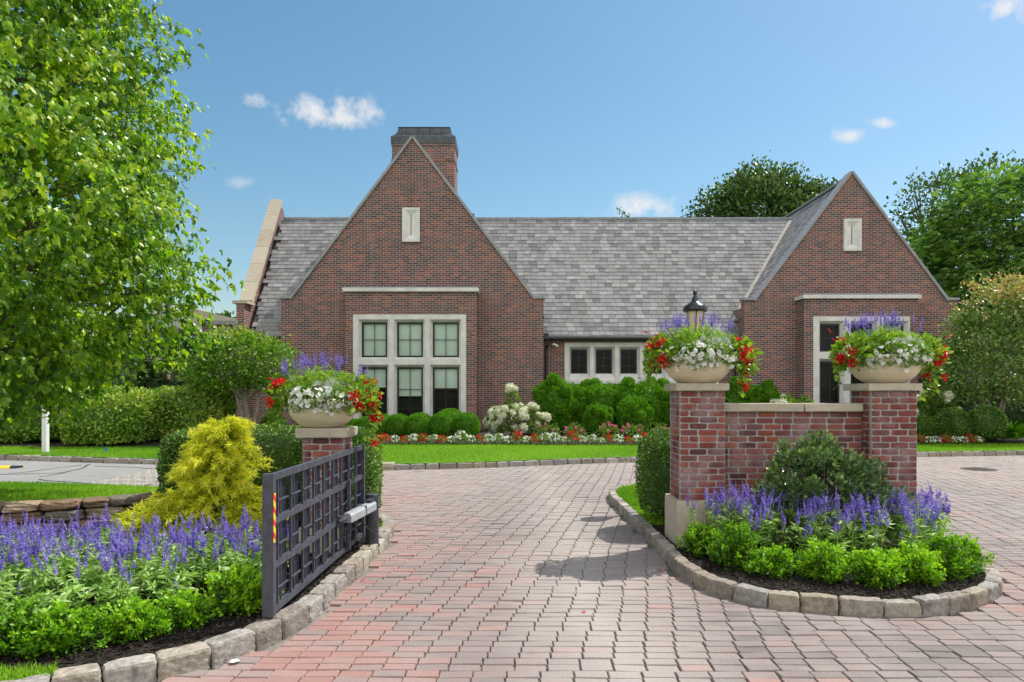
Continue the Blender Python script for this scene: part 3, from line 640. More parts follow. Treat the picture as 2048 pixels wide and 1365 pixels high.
def bay(bx0, bx1, ztop, win, xos_px, up_px, lo_px, blinds_up, blinds_lo):
    x0, x1 = X(bx0, DB), X(bx1, DB); zt = Z(ztop, DB); wx0, wx1, wz1, wz0 = X(win[0], DB), X(win[1], DB), Z(win[2], DB), Z(win[3], DB)
    b = MB(); b.box(x0, wx0, DB, D0 - .002, ZB, zt); b.box(wx1, x1, DB, D0 - .002, ZB, zt); b.box(wx0, wx1, DB, DB + .3, wz1, zt); b.box(wx0, wx1, DB, DB + .3, ZB, wz0)
    by = part(b, 'window_bay', M['brick'])
    b = MB(); b.box(x0 - .07, x1 + .07, DB - .1, D0 - .003, zt + .002, zt + .13); part(b, 'bay_coping', M['lime'], by)
    b = MB(); b.box(x0 - .03, x1 + .03, DB - .05, D0 - .003, zt + .132, zt + .18); part(b, 'bay_roof', M['lead'], by)
    xos = [(X(a, DB + .15), X(c, DB + .15)) for a, c in xos_px]
    zu = (Z(up_px[1], DB + .15), Z(up_px[0], DB + .15)); zl = (Z(lo_px[1], DB + .15), Z(lo_px[0], DB + .15))
    w, yg = stone_window((wx0, wx1, wz0, wz1), xos, [zl, zu], DB, by, back=.2)
    for i, xo in enumerate(xos):
        glaze(xo, zu, yg, w, blinds_up[i], 2, [.5]); glaze(xo, zl, yg, w, blinds_lo[i], 2, [.25, .5 if False else .37, .64][1:] if False else [.32, .64])
# left gable
A = gable(562, 1087, 583, 1067, 825, 277, 598)
slit(805, 840, 417, 485)
bay(690, 953, 584, (706.4, 932.5, 629.5, 868), [(723.5, 774.5), (794, 846), (865.5, 918)], (645, 715), (735, 858), [1, 1, 1], [.33, .47, .34])
# right gable
Bq = gable(1488, 1915, 1510, 1893, 1703, 347, 601)
slit(1686, 1721, 439, 503)
bay(1608, 1836, 598, (1626, 1819, 633.6, 868), [(1639, 1679), (1701, 1744), (1767, 1807)], (648, 704), (723, 858), [0, 0, .25], [0, 0, .3])
# recessed centre wall, behind both gables and beyond
zg = Z(678, DW - .25)
wx0, wx1, wz1, wz0 = X(1129, DW), X(1437, DW), Z(685.7, DW), Z(768, DW)
xa, xb = -9.98, 16.0
b = MB(); b.box(xa, A[0], DW, DW + .3, ZB, zg); part(b, 'wall', M['brick'])
b = MB(); b.box(A[1], wx0, DW, DW + .3, ZB, zg); b.box(wx1, Bq[0], DW, DW + .3, ZB, zg); b.box(wx0, wx1, DW, DW + .3, wz1, zg); b.box(wx0, wx1, DW, DW + .3, ZB, wz0)
wall = part(b, 'wall', M['brick'])
b = MB(); b.box(xb - .3, xb, DW + .302, 32.6, ZB, zg); b.box(xa, xb, 32.602, 32.9, ZB, zg); part(b, 'rear_wall', M['brick'])
xo = [(X(1141.4 + 49.6 * i, DW + .15), X(1174.7 + 49.6 * i, DW + .15)) for i in range(6)]
w, yg = stone_window((wx0, wx1, wz0, wz1), xo, [(Z(748, DW + .15), Z(699, DW + .15))], DW, wall, spl_bot=.26)
for q in xo: glaze(q, (Z(748, DW + .15), Z(699, DW + .15)), yg, w, 0, 2, [.33, .66], .05)
# vertical joints in the limestone band
# gutter and downpipe
b = MB(); ge = DW - .3
for (x0, x1) in ((A[1] + .02, Bq[0] - .02), (xa, A[0] - .02)):
    b = MB(); b.tube([(x0, ge, zg + .02), (x1, ge, zg + .02)], .075, 8); b.box(x0, x1, ge + .06, DW - .002, zg - .06, zg + .05)
    part(b, 'gutter', M['gutter'])
b = MB(); b.tube([(X(1095, 25.6), ge, zg), (X(1095, 25.6), ge, zg - .22), (X(1093, 25.6), DW - .07, zg - .35), (X(1093, 25.6), DW - .07, .2)], .045, 8); part(b, 'downpipe', M['gutter'])
b = MB(); b.tube([(Bq[0] - .12, ge, zg), (Bq[0] - .12, ge + .06, zg - .2), (Bq[0] - .12, DW - .07, zg - .4), (Bq[0] - .12, DW - .07, .2)], .045, 8); part(b, 'downpipe', M['gutter'])
b = MB(); b.box(A[1] + .003, A[1] + .2, ge - .12, ge + .2, zg - .02, zg + .2); part(b, 'rain_head', M['gutter'])
c0 = np.array([X(1110, 25.5), 25.5, Z(690, 25.5)]); b = MB(); b.tube([c0 + (-.15, .25, .02), c0 + (-.1, .08, 0), c0], .02, 6); b.tube([c0 + (-.06, .02, .02), c0 + (.09, -.12, -.05)], .045, 8); part(b, 'security_camera', M['white'])
# slate roofs
YE = 25.5; RUN = 3.8; ZR = Z(438, YE + RUN); RX = Z(678, YE); sl = (ZR - RX) / RUN
SL = (np.array([(-.5, 0, 0), (.5, 0, 0), (.5, 1, 0), (-.5, 1, 0), (-.5, 0, 1), (.5, 0, 1), (.5, 1, .25), (-.5, 1, .25)]), np.array([(4, 5, 6, 7), (0, 1, 5, 4), (0, 4, 7, 3), (1, 2, 6, 5)]))
def slates(b, O, U, V, nu, nv, wid, expo, seed, clip=None):
    g = np.random.default_rng(seed); O, U, V = map(np.array, (O, U, V)); Nn = unit(np.cross(U, V)); P = []; W = []; r = []
    for j in range(int(nv / expo)):
        u_ = -wid * g.uniform(0, 1)
        while u_ < nu:
            w_ = wid * g.uniform(.78, 1.22); c = O + U * (u_ + w_ / 2) + V * j * expo
            if 0 <= u_ + w_ / 2 <= nu and (clip is None or clip(c)): P.append(c + Nn * .004 + V * g.normal() * .004); W.append((w_ - .009, expo * 1.10, .015 + g.random() * .007)); r.append(g.random())
            u_ += w_
    P = np.array(P); Bm = np.broadcast_to(np.stack([U, V, Nn], 1), (len(P), 3, 3))
    b.inst(SL, P, Bm, np.array(W), np.array(r))
yR = YE + RUN; ze = RX; zr = ZR
cs = 1 / math.hypot(1, sl)
b = MB(); slates(b, (xa + .2, YE - .05, ze - .03), (1, 0, 0), (0, cs, sl * cs), xb - xa - .2, RUN / cs, .285, .205, 51)
v = [(xa + .1, YE + .1, ze - .0), (xb, YE + .1, ze), (xb, yR, zr - .1), (xa + .1, yR, zr - .1), (xa + .1, 2 * yR - YE, ze), (xb, 2 * yR - YE, ze)]
b.add(v, [(0, 1, 2, 3), (3, 2, 5, 4), (0, 3, 4), (1, 5, 2)], .1)
roof = part(b, 'roof', M['slate'])
b = MB(); g = np.random.default_rng(8)
for i in range(int((xb - xa) / .3)): b.box(xa + .2 + i * .3, xa + .2 + i * .3 + .288, yR - .1, yR + .1, zr - .06, zr + .035 + g.random() * .012, g.random())
part(b, 'ridge', M['lead'], roof)
for (G_, pky) in ((A, 0), (Bq, 1)):
    xl, xr, a, c, xp, zk, zp = G_; th = (zp - zk) / (xp - a); k = 1 / math.hypot(1, th); Ln = 7.4
    b = MB(); nv = (xp - xl + .0) / k
    slates(b, (xl, D0 + .36, zp - (xp - xl) * th - .12), (0, -1, 0), (k, 0, th * k), 0, 0, .285, .205, 52) if False else None
    slates(b, (xl - .05, D0 + .36 + Ln, zp - (xp - xl + .05) * th - .1), (0, -1, 0), (k, 0, th * k), Ln, nv, .285, .205, 52)
    slates(b, (xr + .05, D0 + .36, zp - (xr + .05 - xp) * th - .1), (0, 1, 0), (-k, 0, th * k), Ln, nv, .285, .205, 53)
    b.prism([(xl, zp - (xp - xl) * th - .13), (xr, zp - (xr - xp) * th - .13), (xp, zp - .13)], D0 + .37, D0 + .36 + Ln, .2)
    b.box(xp - .08, xp + .08, D0 + .42, D0 + .36 + Ln, zp - .13, zp - .04, .6)
    part(b, 'cross_roof', M['slate'])
# valley board between the main roof and the left slope of the right gable
xl, xr, a, c, xp, zk, zp = Bq; th = (zp - zk) / (xp - a); pv = []
for z in (4.4, 9.0): pv.append(np.array([xp - (zp - .07 - z) / th - .04, YE + (z - RX) / sl - .06, z + .03]))
t = unit(pv[1] - pv[0]); n_ = unit(np.array([-.45, -.55, .6])); n_ = unit(n_ - t * (n_ @ t)); b = MB(); b.obox((pv[0] + pv[1]) / 2, [t, np.cross(n_, t), n_], [np.linalg.norm(pv[1] - pv[0]) / 2, .075, .03]); part(b, 'valley_board', M['lead_pale'])
# parapet gable at the far left end
b = MB(); b.add([(x, y, z) for x in (xa - .3, xa) for (y, z) in ((25.45, ZB), (25.45, 5.02), (26.1, 5.12), (29.3, 9.7), (29.8, 9.7), (33.1, 4.2), (33.1, ZB))],
      [(0, 1, 2, 3, 4, 5, 6), (13, 12, 11, 10, 9, 8, 7)] + [(i, i + 7, (i + 1) % 7 + 7, (i + 1) % 7) for i in range(7)])
pw = part(b, 'end_wall', M['brick'])
P0 = np.array([0, 26.0, 5.12]); P1 = np.array([0, 29.3, 9.88]); t = unit(P1 - P0); l = np.linalg.norm(P1 - P0); n_ = np.cross(np.array([1., 0, 0]), t)
b = MB(); g = np.random.default_rng(4); k = 6
for i in range(k):
    c_ = P0 + t * l * (i + .5) / k; c_[0] = xa - .12; b.obox(c_ + n_ * .07, [(1, 0, 0), t, n_], [.24, l / k / 2 - .006, .09], g.random())
b.box(xa - .42, xa + .14, 25.38, 26.15, 5.03, 5.14, .3)
part(b, 'parapet_coping', M['cap'], pw)
# chimney
cD = 28.6; cx0, cx1, cz = X(784, cD), X(909, cD), Z(287, cD)
b = MB(); b.box(cx0, cx1, cD, cD + 1.5, 6, cz); ch = part(b, 'chimney', M['brick'])
b = MB(); rings = [(0.04, -.02), (.05, .26), (.02, .30), (-.12, .42), (-.2, .56), (-.23, .72), (-.2, .76)]; v = []
for (e, z) in rings: v += [(cx0 - e, cD - e, cz + z), (cx1 + e, cD - e, cz + z), (cx1 + e, cD + 1.5 + e, cz + z), (cx0 - e, cD + 1.5 + e, cz + z)]
f = [(4 * j + i, 4 * j + (i + 1) % 4, 4 * j + 4 + (i + 1) % 4, 4 * j + 4 + i) for j in range(len(rings) - 1) for i in range(4)] + [(24, 25, 26, 27)]
b.add(v, f)
for i in range(1, 5):
    x = cx0 + (cx1 - cx0) * i / 5; pts = [(x + (cx0 + (cx1 - cx0) / 2 - x) * max(0, -e) * .15, cD - e - .012, cz + z) for (e, z) in rings[2:]]
    b.tube(pts, .018, 4)
part(b, 'chimney_cap', M['copper'], ch)
b = MB(); b.box(cx0 - .03, cx1 + .03, cD - .03, cD + 1.53, cz - .75, cz - .68); b.box(cx0 - .03, cx1 + .03, cD - .03, cD + 1.53, cz - .1, cz - .023); part(b, 'corbel_course', M['brick'], ch)
b = MB(); b.tube([(X(946, 29.5), 29.5, 8.3), (X(946, 29.5), 29.5, Z(428, 29.5))], .06, 8); part(b, 'roof_vent_pipe', M['gutter'])
# low wing at the far left with white doorway
W_ = empty('low_wing', (-13, 29, .2)); tag(W_, 'low flat-topped brick wing with a white doorway left of the tall house', 'building')
b = MB(); zt = Z(650, 29); b.box(X(404, 29), xa - .35, 29, 33, ZB, zt); part(b, 'wall', M['brick'], W_)
b = MB(); b.box(X(400, 29) - .1, xa - .36, 28.9, 33.1, zt + .002, zt + .16); part(b, 'coping', M['lead'], W_)
b = MB(); x0, x1 = X(442, 28.8), X(476, 28.8); zd = Z(762, 28.8); b.box(x0, x0 + .16, 28.75, 28.998, ZB, zd); b.box(x1 - .16, x1, 28.75, 28.998, ZB, zd); b.box(x0 - .05, x1 + .05, 28.7, 28.998, zd + .002, zd + .22); part(b, 'door_frame', M['white'], W_)
b = MB(); b.box(x0 + .17, x1 - .17, 28.9, 28.996, ZB, zd); part(b, 'door', M['siding'], W_)
W2 = empty('neighbour_house', (-22, 42, .2)); tag(W2, 'pale grey clapboard house with tan shingle roof glimpsed behind the leafy tree', 'house')
D = 42; b = MB(); zz = Z(672, D); x0, x1 = X(270, D), X(402, D); n = int((zz - .1) / .17)
for i in range(n): b.add([(x0, D, .1 + i * .17), (x1, D, .1 + i * .17), (x1, D + .03, .1 + (i + 1) * .17), (x0, D + .03, .1 + (i + 1) * .17)], [(0, 1, 2, 3)]); b.add([(x0, D, .1 + i * .17), (x1, D, .1 + i * .17), (x1, D + .03, .1 + i * .17), (x0, D + .03, .1 + i * .17)], [(0, 1, 2, 3)])
xm = X(340, D); b.add([(x0, D + .03, .1 + n * .17), (x1, D + .03, .1 + n * .17), (xm, D + .03, Z(612, D))], [(0, 1, 2)]); b.box(x0, x1, D + .06, D + 8, .1, .1 + n * .17)
part(b, 'wall', M['siding'], W2)
b = MB()
for sg, xe in ((-1, x0 - .4), (1, x1 + .4)):
    t = np.array([xe - xm, 0, zz - .15 - Z(612, D) - .1]); l = np.linalg.norm(t); t /= l; n_ = np.array([-t[2], 0, t[0]]) * sg
    b.obox(np.array([(xm + xe) / 2, D - .12, (zz - .15 + Z(612, D) + .1) / 2]), [t, (0, 1, 0), n_], [l / 2, .1, .12])
part(b, 'bargeboard', M['white'], W2)
b = MB(); b.box(X(383, D), X(389, D), D - .2, D - .05, .1, zz); part(b, 'corner_post', M['white'], W2)
b = MB(); zt0, zt1 = Z(612, D), Z(645, D)
D2 = D + 8.1; b.prism([(X(200, D2), Z(660, D2)), (X(340, D2), Z(604, D2)), (X(385, D2), Z(617, D2)), (X(480, D2), Z(640, D2)), (X(500, D2), Z(662, D2))], D2, D + 14); part(b, 'roof', M['shingle'], W2)

# ------------------------------------------------------------------ gate piers of real bricks
BR = cube_tpl(2)
def brick_tpl():
    v, f = CUBE3; r = (np.abs(v) ** 9).sum(1) ** (1 / 9); return v / r[:, None], f
BRK = brick_tpl()
def brickbox(b, x0, x1, y0, y1, z0, z1, seed, course=.0677, faces='fblr', bl=.2, mj=.011):
    g = np.random.default_rng(seed); n = int(round((z1 - z0) / course)); ch = (z1 - z0) / n; off = [0, .5]
    th = .045
    for j in range(n):
        z = z0 + ch * (j + .5)
        for fc in faces:
            if fc in 'fb': a0, a1 = x0, x1
            else: a0, a1 = y0 + th, y1 - th
            s_ = a0; first = True
            while s_ < a1 - .02:
                l = bl * g.uniform(.93, 1.05)
                if first and (j % 2): l = bl * .5
                if g.random() < .08: l *= .5
                if s_ + l > a1 - .05: l = a1 - s_
                first = False
                m_, h = s_ + l / 2, (l - mj) / 2
                out = g.normal() * .0018
                if fc == 'f': c = (m_, y0 + th / 2 - .005 - out, z); hf = (h, th / 2, (ch - mj) / 2)
                elif fc == 'b': c = (m_, y1 - th / 2 + .005 + out, z); hf = (h, th / 2, (ch - mj) / 2)
                elif fc == 'l': c = (x0 + th / 2 - .005 - out, m_, z); hf = (th / 2, h, (ch - mj) / 2)
                else: c = (x1 - th / 2 + .005 + out, m_, z); hf = (th / 2, h, (ch - mj) / 2)
                v = BRK[0] * np.array(hf) * (1 + .025 * wob(BRK[0], int(g.integers(1e6)), 2.5)[:, None])
                b.add(v + np.array(c), BRK[1], g.random(), 0)
                s_ += l
    b.box(x0 + .004, x1 - .004, y0 + .004, y1 - .004, z0 - .01, z1 + .001, .5, 1)
def capstone(b, x0, x1, y0, y1, z0, z1, rnd=.5, seed=1, tpl=None):
    v, f = CUBE8; r = (np.abs(v) ** 40).sum(1) ** (1 / 40); w = v / r[:, None]
    h = np.array([(x1 - x0) / 2, (y1 - y0) / 2, (z1 - z0) / 2]); w = w * h + .0016 * wob(v * 3, seed, 1.5)[:, None] * np.sign(v)
    b.add(w + np.array([(x0 + x1) / 2, (y0 + y1) / 2, (z0 + z1) / 2]), f, rnd)
BM_ = [M['nearbrick'], M['mortar']]
GW = empty('gate_wall', (3.1, 7.6, .1)); tag(GW, 'red brick garden wall between two square brick piers with pale stone caps', 'wall')
YF = 7.36
for i, (px0, px1) in enumerate(((1.81, 2.30), (3.875, 4.37))):
    b = MB(); brickbox(b, px0, px1, YF, YF + .48, .585, 1.765, 60 + i); pr = part(b, 'pier', BM_, GW)
    b = MB(); capstone(b, px0 - .055, px1 + .035, YF - .05, YF + .53, 1.766, 1.845, .3 + .4 * i, 5 + i); part(b, 'pier_cap', M['cap'], pr)
b = MB(); brickbox(b, 2.302, 3.873, YF + .2, YF + .42, .585, 1.535, 63, faces='fb'); part(b, 'wall_panel', BM_, GW)
b = MB(); g = np.random.default_rng(6)
for i, (a, c) in enumerate(((2.303, 3.22), (3.222, 3.872))): capstone(b, a, c - .006, YF + .14, YF + .47, 1.537, 1.625, .4 + .5 * i, 9 + i)
part(b, 'wall_coping', M['cap'], GW)
b = MB(); capstone(b, 1.765, 2.36, YF - .06, YF + .55, .02, .583, .5, 14); capstone(b, 3.83, 4.42, YF - .06, YF + .55, .02, .583, .2, 15)
b.box(2.362, 3.828, YF + .12, YF + .5, .02, .58, .7); part(b, 'plinth', M['plinth'], GW)
# left pier
GP = empty('gate_pier', (-1.96, 7.3, .1)); tag(GP, 'low square brick pier with stone cap behind the dark metal gate', 'pier')
b = MB(); brickbox(b, -2.19, -1.75, 7.12, 7.50, .33, 1.275, 66, course=.069); part(b, 'pier', BM_, GP)
b = MB(); capstone(b, -2.25, -1.705, 7.07, 7.56, 1.277, 1.375, .3, 17); part(b, 'pier_cap', M['cap'], GP)
b = MB(); capstone(b, -2.24, -1.72, 7.0, 7.55, 0.0, .328, .6, 18); part(b, 'plinth', M['plinth'], GP)

# ------------------------------------------------------------------ planters
def setp(o, loc, par):
    o.parent = par; o.location = loc; return o
def mk(b, name, mat, par, smooth=False):
    o = b.build(name, mat, par, smooth); return o
def spike(b, base, h, lean, g, mat=0, r=.013, dens=1.0, rnd0=.5):
    """salvia flower spike: whorls of little florets"""
    n = max(4, int(h / .011 * dens)); t = np.linspace(0, 1, n); ax = np.array([lean[0], lean[1], 1.0]); ax /= np.linalg.norm(ax)
    P = []; D = []
    for k in range(n):
        rr = r * (1.15 - .75 * t[k] ** 1.5) * g.uniform(.8, 1.2); m_ = 5
        a = g.uniform(0, 6.28) + np.arange(m_) * 6.28 / m_
        c = base + ax * h * t[k]; d = np.stack([np.cos(a), np.sin(a), np.full(m_, .55)], 1); P.append(c + 0 * d); D.append(d * (rr / .012))
    P = np.concatenate(P); D = np.concatenate(D); ln_ = np.linalg.norm(D, axis=1)
    b.inst(DIAM, P, frames(D, rdir(len(P), g) + np.array([0, 0, 1.])), np.stack([ln_ * .019, ln_ * .0155, ln_ * .01], 1), np.clip(rnd0 + g.normal(size=len(P)) * .22, 0, 1), mat)
    return base + ax * h
def leaves(b, tpl, P, out, size, g, mat=0, up=.2, jit=.5, rnd=None, flatn=0.):
    N = len(P); ax = unit(out + jit * rdir(N, g) + np.array([0, 0, up])); nn = unit(rdir(N, g) * (1 - flatn) + np.array([0, 0, 1.]) + .5 * unit(out + 1e-6))
    sz = size * g.uniform(.65, 1.25, N)
    b.inst(tpl, P, frames(ax, nn), np.stack([sz] * 3, 1), np.clip(g.beta(2, 2, N) if rnd is None else rnd, 0, 1), mat)
def dome_pts(n, c, r, g, zmin=-.2, shell=.6, nz_seed=None, amp=.15):
    d = rdir(n * 2, g); d = d[d[:, 2] > zmin][:n]; rr = g.uniform(shell, 1.0, len(d)) ** .5
    if nz_seed is not None: rr = rr * (1 + amp * wob(d, nz_seed, 2.6))
    return np.array(c) + d * np.array(r) * rr[:, None], d
BOWL = [(0, 0), (.20, 0), (.215, .012), (.245, .03), (.30, .075), (.345, .135), (.368, .2), (.375, .265), (.372, .3), (.355, .303), (.345, .28), (.33, .25), (0, .25)]
def planter(loc, seed, label, wred, spikes_w):
    g = np.random.default_rng(seed); root = empty('flower_planter', loc); tag(root, label, 'planter', 'stone bowl planters on the gate piers')
    b = MB(); b.lathe((0, 0, 0.004), BOWL, 48); mk(b, 'bowl', M['bowl'], root, True)
    b = MB(); b.lathe((0, 0, .252), [(0, .01), (.33, .005)], 24); mk(b, 'soil', M['mulch'], root)
    # salvia clump at the top
    b = MB(); n = 120; tips = []
    for k in range(n):
        a = g.uniform(0, 6.28); rr = math.sqrt(g.random()); p0 = np.array([.16 * rr * math.cos(a), .14 * rr * math.sin(a), .27]); tp = np.array([.40 * rr * math.cos(a), .27 * rr * math.sin(a), .27 + .36 * (1 - .3 * rr ** 2) * g.uniform(.85, 1.08)])
        b.tube([p0, (p0 + tp) / 2 + (0, 0, .02), tp], .003, 4, .4)
        m_ = 16; t = g.uniform(.25, 1, m_)[:, None]; P = p0 + (tp - p0) * t; leaves(b, LANCE, P, rdir(m_, g) * [1, 1, .3], .062, g, 0, .4, .3)
        tips.append(tp)
    sv = mk(b, 'salvia_plant', M['salvia_pot'], root)
    b = MB()
    for k in range(46):
        x = g.uniform(-1, 1) * .46 * spikes_w; tp = np.array([x, g.uniform(-.2, .24), .27 + .27 + .13 * (1 - (x / .5) ** 2) * 1.0 + g.uniform(-.03, .05)])
        h = g.uniform(.08, .14); b.tube([tp - (x * .25, 0, .12), tp], .002, 3, .3); spike(b, tp, h, (x * .25 + g.normal() * .05, g.normal() * .08), g, 0, .011, 1.0, .55)
    mk(b, 'flower_spike_cluster', M['purple'], sv)
    # dusty miller
    b = MB()
    for (cx, cy) in ((.02, -.2), (.16, -.2), (.1, .2), (-.12, .2), (.27, -.12)):
        P, d = dome_pts(80, (cx, cy, .31), (.08, .07, .17), g, 0); leaves(b, SPRAY, P, d * [1, 1, 1.2], .065, g, 0, .8, .5)
    mk(b, 'dusty_miller', M['silver'], root)
    # petunia mound spilling over the rim
    def petunia(c, r, nl, nf, fr):
        b = MB(); P, d = dome_pts(nl, c, r, g, -.75, .5, int(g.integers(99)), .25); leaves(b, OVAL, P, d, .034, g, 0, .1, .7)
        pl = mk(b, 'petunia_plant', M['petleaf'], root)
        b = MB(); P, d = dome_pts(nf, c, np.array(r) * 1.08, g, -.75, .9, None); sz = fr * g.uniform(.8, 1.2, len(P))
        B = frames(rdir(len(P), g), unit(d + .35 * rdir(len(P), g) + [0, -.25, .1]))
        b.inst(PETUNIA, P, B, np.stack([sz, sz, sz], 1), g.random(len(P))); mk(b, 'petunia_blossoms', M['petal_white'], pl)
    for (cx, cy, rx, ry, rz, nl, nf) in ((-.05, -.27, .20, .17, .15, 850, 80), (.17, -.24, .17, .15, .14, 650, 56), (-.25, -.13, .14, .14, .13, 500, 24), (-.1, .26, .22, .16, .15, 700, 30), (.2, .24, .2, .16, .15, 600, 26)):
        petunia((cx, cy, .29), (rx, ry, rz), nl, nf, .031 if seed != 72 else .024)
    # hanging petunia trails
    for k in range(9):
        b = MB(); bf = MB(); a = g.uniform(3.6, 5.8) if k < 6 else g.uniform(0, 6.28); p = np.array([.36 * math.cos(a), .36 * math.sin(a), .31]); ll = g.uniform(.06, .17); pts = [p + np.array([math.cos(a), math.sin(a), 0]) * .035 * math.sin(min(1, t * 2.5) * 1.57) - np.array([0, 0, ll * t ** 1.3]) for t in np.linspace(0, 1, 6)]
        pts = np.array(pts); b.tube(pts, .0025, 4, .3); P = pts[g.integers(0, 6, 34)] + g.normal(size=(34, 3)) * .016; leaves(b, OVAL, P, np.tile([math.cos(a), math.sin(a), 0.], (34, 1)), .026, g, 0, 0, .8)
        P = pts[[3, 5]] + g.normal(size=(2, 3)) * .012 + np.array([math.cos(a), math.sin(a), 0]) * .02
        bf.inst(PETUNIA, P, frames(rdir(2, g), np.tile([math.cos(a), math.sin(a), .2], (2, 1)) + .3 * rdir(2, g)), np.full((2, 3), .029), g.random(2))
        tr = mk(b, 'trailing_petunia', M['petleaf'], root); mk(bf, 'petunia_blossoms', M['petal_white'], tr)
    # mandevilla on both sides with red trumpets
    fb = MB(); fb.inst(TRUMPET, [(0, 0, 0)], None, np.array([.058, .058, .05]), .5)
    proto = None
    bud = MB(); bud.tube([(0, 0, 0), (0, 0, .035), (0, 0, .06), (0, 0, .085)], [.003, .006, .009, .002], 6, .5)
    for sx, n_, w_ in ((-1, wred[0], .15), (1, wred[1], .19)):
        b = MB(); c = np.array([.40 * sx, -.03, .30])
        P, d = dome_pts(330, c, (w_, .26, .2), g, -.8, .35, int(g.integers(99)), .3); leaves(b, OVAL, P, d * [1.2, 1, 1], .075, g, 0, .35, .55)
        # hanging vine
        nv = 4 if sx > 0 else 2; pts_all = []
        for k in range(nv):
            y0 = g.uniform(-.16, .14); ll = g.uniform(.25, .55) * (1 if sx > 0 else .8); pts = np.array([(sx * (.40 + .13 * math.sin(min(1, t * 1.6) * 1.5) + .02 * math.sin(9 * t + k)), y0 + .05 * t, .31 - ll * t ** 1.25 + .04 * math.sin(3 * t)) for t in np.linspace(0, 1, 9)])
            b.tube(pts, .0032, 4, .2); i_ = g.integers(0, 9, 34); P = pts[i_] + g.normal(size=(34, 3)) * .022; leaves(b, OVAL, P, np.tile([sx * .8, 0., -.3], (34, 1)), .062, g, 0, -.1, .8); pts_all.append(pts)
        mv = mk(b, 'mandevilla_plant', M['potleaf'], root)
        for k in range(n_):
            if k < n_ * .35 and sx > 0: p = pts_all[k % nv][g.integers(2, 9)] + np.array([sx * .05, -.03, 0]) + g.normal(size=3) * .02; d = unit(np.array([sx * .8, -.6, .1]) + .4 * rdir(1, g)[0])
            else: d = rdir(1, g)[0]; d[0] = abs(d[0]) * sx; d[1] -= .7; d = unit(d); d[2] = max(d[2], -.35); p = c + d * np.array([w_ + .03, .27, .23]) * g.uniform(.92, 1.08)
            if proto is None: proto = fb.build('trumpet_flower', M['petal_red'], mv); o = proto; pm = proto.data
            else: o = bpy.data.objects.new('trumpet_flower', pm); C.objects.link(o); o.parent = mv
            o.location = tuple(p); o.rotation_euler = Vector(tuple(d)).to_track_quat('Z', 'Y').to_euler(); s_ = g.uniform(.85, 1.25); o.scale = (s_, s_, s_)
        pb = None
        for k in range(6):
            p = c + np.array([sx * g.uniform(.04, .17), g.uniform(-.2, .15), g.uniform(-.1, .27)]); d = unit(np.array([sx * g.uniform(.4, 1.2), g.normal() * .3, g.uniform(-.2, 1)]))
            if pb is None: pb = bud.build('flower_bud', M['petal_red'], mv); o = pb
            else: o = bpy.data.objects.new('flower_bud', pb.data); C.objects.link(o); o.parent = mv
            o.location = tuple(p); o.rotation_euler = Vector(tuple(d)).to_track_quat('Z', 'Y').to_euler()
    return root
planter((-2.03, 7.32, 1.376), 71, 'cream stone bowl of red, white and purple flowers on the low pier behind the gate', (6, 20), 1.0)
planter((2.06, 7.60, 1.846), 73, 'cream stone bowl of red, white and purple flowers in front of the black lantern', (9, 16), .85)
planter((4.15, 7.60, 1.846), 72, 'cream stone bowl of red, white and purple flowers on the rightmost brick pier', (7, 14), .8)

# ------------------------------------------------------------------ gate, operator, post
GT = empty('driveway_gate', (-1.66, 7.5, .15)); tag(GT, 'open grey metal lattice gate standing parallel to the brick drive', 'gate')
ga0, ga1 = np.array([-1.735, 4.86]), np.array([-1.665, 7.58]); gl_ = np.linalg.norm(ga1 - ga0); gt_ = (ga1 - ga0) / gl_; gn = np.array([gt_[1], -gt_[0]])   # gn points at the drive
AX = [(gt_[0], gt_[1], 0), (gn[0], gn[1], 0), (0, 0, 1)]
def gp_(s_, o_, z): return np.array([ga0[0] + gt_[0] * s_ + gn[0] * o_, ga0[1] + gt_[1] * s_ + gn[1] * o_, z])
z0g, z1g = .155, 1.165
b = MB(); b.obox(gp_(.03, -.005, (z0g + z1g) / 2), AX, [.03, .04, (z1g - z0g) / 2 + .004]); b.obox(gp_(gl_ - .025, -.005, (z0g + z1g) / 2), AX, [.025, .04, (z1g - z0g) / 2 + .004])
zs = np.linspace(z0g + .025, z1g - .025, 4)
for z in zs: b.obox(gp_(gl_ / 2, 0, z), AX, [gl_ / 2 - .056, .02, .024])
part(b, 'frame', M['gate'], GT)
ss = np.r_[.06 + .11, .17 + np.arange(1, 9) * (gl_ - .05 - .17) / 9 + 0]
ss = np.r_[.15, .15 + np.arange(1, 9) * (gl_ - .05 - .15) / 9]
for s_ in ss:
    b = MB()
    for k in range(3): b.obox(gp_(s_, .008, (zs[k] + zs[k + 1]) / 2), AX, [.0095, .009, (zs[1] - zs[0]) / 2 - .0245])
    part(b, 'picket', M['gate'], GT)
edges = np.r_[.06, ss, gl_ - .05]
for i in range(len(edges) - 1):
    b = MB()
    a, c = edges[i] + .01, edges[i + 1] - .01
    for k in range(3):
        zm = (zs[k] + zs[k + 1]) / 2; hz = (zs[1] - zs[0]) / 2 - .0245
        b.obox(gp_(a + (c - a) * .66, -.026, zm), AX, [(c - a) * .37, .003, hz + .02])
    part(b, 'back_plate', M['gate_dark'], GT)
for i in range(1, len(edges) - 1):
    b = MB(); a, c = edges[i] + .01, edges[i + 1] - .01
    for k in range(3):
        zm = (zs[k] + zs[k + 1]) / 2; hz = (zs[1] - zs[0]) / 2 - .0245
        b.tube([gp_(a + (c - a) * .33, .0, zm - hz), gp_(a + (c - a) * .33, .0, zm + hz)], .0065, 6)
        b.tube([gp_(a - .012, .016, zm - .02), gp_(a + (c - a) * .72, .016, zm - .02)], .0085, 6)
    part(b, 'cross_bar', M['gate'], GT)
